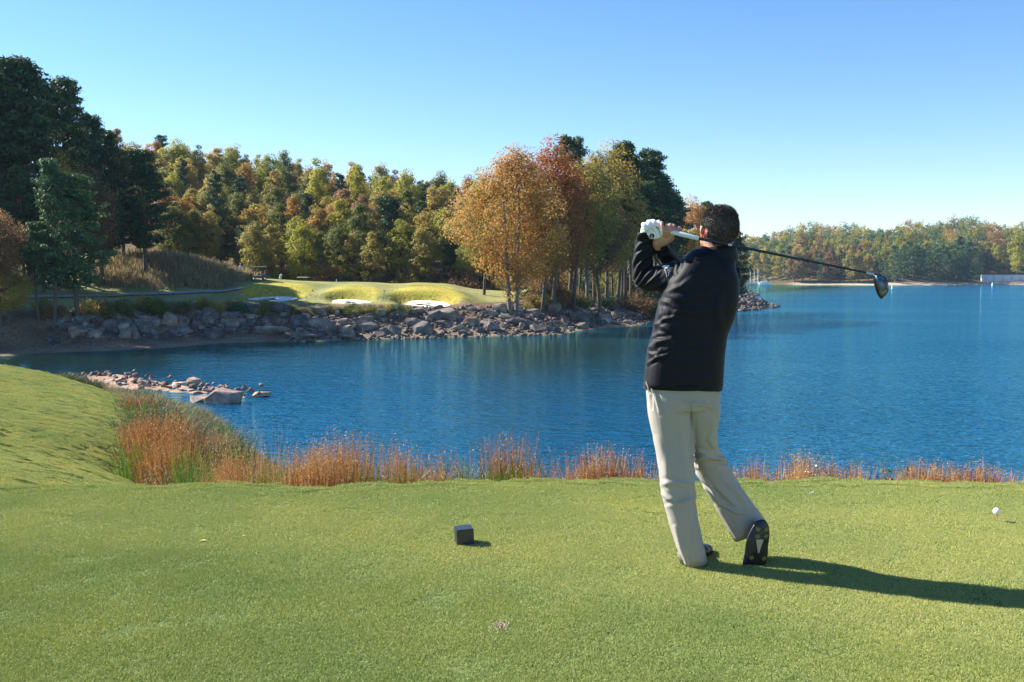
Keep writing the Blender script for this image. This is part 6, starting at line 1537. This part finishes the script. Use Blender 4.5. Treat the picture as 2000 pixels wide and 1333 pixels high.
# course furniture: tiny stakes
def stake(px, Y, h, col, name, label, cat):
    x = xat(px, Y); tv, tf = tube_np([(0, 0, -.1), (0, 0, h)], [.06, .055], 6); tag(link(name, mesh_np(name, tv, tf, col), None, (x, Y, gz(x, Y))), label, cat)
stake(657, 152, .7, M['white'], 'marker_post', 'short white post at the back edge of the green', 'post')
M['orange_post'] = simple('orange_post', (.6, .2, .08), .6, .05)
stake(1050, 150, 1.0, M['orange_post'], 'marker_stake', 'orange stake beside the trunks of the wooded point', 'stake')
for px, Y in [(548, 158)]:
    root = empty('golf_bag_stand', (xat(px, Y), Y, gz(xat(px, Y), Y)))
    part('bag', M['white'], root, [((0, 0, .5), (.3, .3, .8), 0, .25)], .05); part('strap', M['black'], root, [((.05, -.17, .5), (.05, .02, .6))], 0)
    for s in (-1, 1):
        tv, tf = tube_np([(.1, s * .05, .8), (.35, s * .25, 0)], [.012, .012], 5); link('leg', mesh_np('leg', tv, tf, M['black']), root)
    tag(root, 'white golf bag standing between the two golf carts', 'golf bag')
for px, py in [(610, 570), (750, 571)]:
    Y = ysee(px, py, 118, 170); x = xat(px, Y); o_ = link('stone', RK[6], None, (x, Y, gz(x, Y) + .1)); o_.scale = (.35, .35, .3)
    tag(o_, 'small dark stone on the grass ridge %s' % ('between the left and middle bunkers' if px < 700 else 'between the middle and right bunkers'), 'stone')

# marina on the distant shore
M['hull'] = simple('boat_white', (.78, .80, .82), .3, .03); M['canvas'] = simple('boat_canvas', (.05, .25, .42), .6, .1); M['dock'] = simple('dock_wood', (.35, .33, .32), .8, .1)
Yq = 735.0; z0 = WZ
root = empty('motor_cruiser', (xat(1494, Yq), Yq, z0))
bm = bmesh.new(); secs = [(-4.8, 1.5, 1.5), (-2, 1.7, 1.5), (2, 1.6, 1.7), (4, 1.0, 2.0), (5.2, .1, 2.3)]; vs = []
for x, w, h in secs: vs.append([bm.verts.new(q) for q in ((x, -w, h), (x, -w * .8, .1), (x, 0, -.4), (x, w * .8, .1), (x, w, h))])
for i in range(len(vs) - 1):
    for j in range(4): bm.faces.new((vs[i][j], vs[i][j + 1], vs[i + 1][j + 1], vs[i + 1][j]))
    bm.faces.new((vs[i][4], vs[i][0], vs[i + 1][0], vs[i + 1][4]))
bm.faces.new(vs[0]); bm_obj('hull', bm, M['hull'], root); root.rotation_euler = (0, 0, math.pi)
part('cabin', M['hull'], root, [((.6, 0, 2.2), (4.4, 2.6, 1.2))], .15); part('windscreen', M['black'], root, [((2.6, 0, 2.7), (.9, 2.4, .5), 0, .4)], .05)
part('canopy', M['canvas'], root, [((-2.2, 0, 4.3), (4.6, 2.8, .25)), ((-4.3, 0, 3.4), (.1, 2.7, 1.6))], .05)
for sx in (-4.3, -.2):
    for sy in (-1.3, 1.3): part('canopy_post', M['chrome'], root, [((sx, sy, 3.2), (.1, .1, 2.2))], 0)
tag(root, 'white motor cruiser with blue canopy moored at the distant dock', 'boat')
for px, top, lab in [(1465.5, 526, 'leftmost of the three moored sailboats with bare masts'), (1473, 529, 'middle of the three moored sailboats with bare masts'), (1480.5, 526, 'rightmost of the three moored sailboats, next to the cruiser')]:
    Y = 742; root = empty('sailboat', (xat(px, Y), Y, z0)); h = ztop(top, Y) - z0
    bm = bmesh.new(); vs = []
    for x, w, hh in [(-3, .9, 1.1), (0, 1.3, 1.0), (2.5, .8, 1.1), (3.8, .05, 1.3)]: vs.append([bm.verts.new(q) for q in ((x, -w, hh), (x, 0, -.4), (x, w, hh))])
    for i in range(3):
        for j in range(2): bm.faces.new((vs[i][j], vs[i][j + 1], vs[i + 1][j + 1], vs[i + 1][j]))
        bm.faces.new((vs[i][2], vs[i][0], vs[i + 1][0], vs[i + 1][2]))
    bm_obj('hull', bm, M['hull'], root)
    tv, tf = tube_np([(0, 0, .8), (0, 0, h)], [.22, .12], 6); link('mast', mesh_np('mast', tv, tf, M['hull']), root)
    tv, tf = tube_np([(0, 0, 2), (-3, 0, 2.1)], [.18, .15], 6); link('boom', mesh_np('boom', tv, tf, M['canvas']), root)
    tag(root, lab, 'sailboat')
root = empty('dock', (xat(1462, 738), 738, z0)); part('deck', M['dock'], root, [((-2, 0, 1.5), (17, 3, .5))], 0); part('fascia', M['white'], root, [((-2, -1.55, 2.2), (17, .1, .35))], 0)
for k in range(6): part('pile', M['dock'], root, [((-10 + 3.2 * k, -1.2, .4), (.3, .3, 2.4))], 0)
tag(root, 'grey floating dock beside the moored boats', 'dock')
# dam wall at the right edge
M['wall'] = simple('pale_concrete', (.52, .56, .60), .9, .1, .3)
Yw_ = 772.0; x0 = xat(1917, Yw_); zt = ztop(538.5, Yw_); zb = -5.0
root = empty('dam_wall', (x0, Yw_, z0)); W = 60
part('wall', M['wall'], root, [((W / 2, 0, (zt - z0) / 2), (W, 3, zt - z0))], .1); part('coping', M['wall'], root, [((W / 2, 0, zt - z0 + .25), (W + .6, 3.6, .5))], 0)
for k in range(9): part('buttress', M['wall'], root, [((3 + k * 6.6, -1.8, (zt - z0) / 2 - .3), (.5, .6, zt - z0 - .6))], 0)
tag(root, 'long pale concrete wall on the distant shore at the right edge', 'wall')
for px, py, lab in [(1742, 562, 'white buoy floating just right of the club head'), (1938, 556, 'white buoy floating in front of the pale dam wall')]:
    q = G(px, py + 3, WZ); s = q[1] / FPX
    root = empty('buoy', q); tv, tf = tube_np([(0, 0, -.5), (0, 0, 0), (0, 0, s * 1.5), (0, 0, s * 6), (0, 0, s * 6.5)], [s * 1.2, s * 1.6, s * 1.1, s * .7, s * .2], 10); link('float', mesh_np('float', tv, tf, M['white'], True), root)
    tv, tf = tube_np([(0, 0, s * 6.3), (0, 0, s * 8)], [s * .15, s * .1], 6); link('topmark', mesh_np('topmark', tv, tf, M['white']), root); tag(root, lab, 'buoy')

# ------------------------------------------------------------------ air
m = bpy.data.materials.new('haze'); m.use_nodes = True; nt = m.node_tree
for n_ in list(nt.nodes): nt.nodes.remove(n_)
pv = nt.nodes.new('ShaderNodeVolumePrincipled'); pv.inputs['Density'].default_value = 0.00007; pv.inputs['Color'].default_value = (0.50, 0.72, 1.0, 1); pv.inputs['Anisotropy'].default_value = 0.1
mo = nt.nodes.new('ShaderNodeOutputMaterial'); nt.links.new(pv.outputs[0], mo.inputs['Volume'])
bm = bmesh.new(); box(bm, (0, 2500, 36.0), (5400, 5700, 90.0)); hz = bm_obj('haze', bm, m); tag(hz, 'thin blue air haze over the lake', kind='stuff')
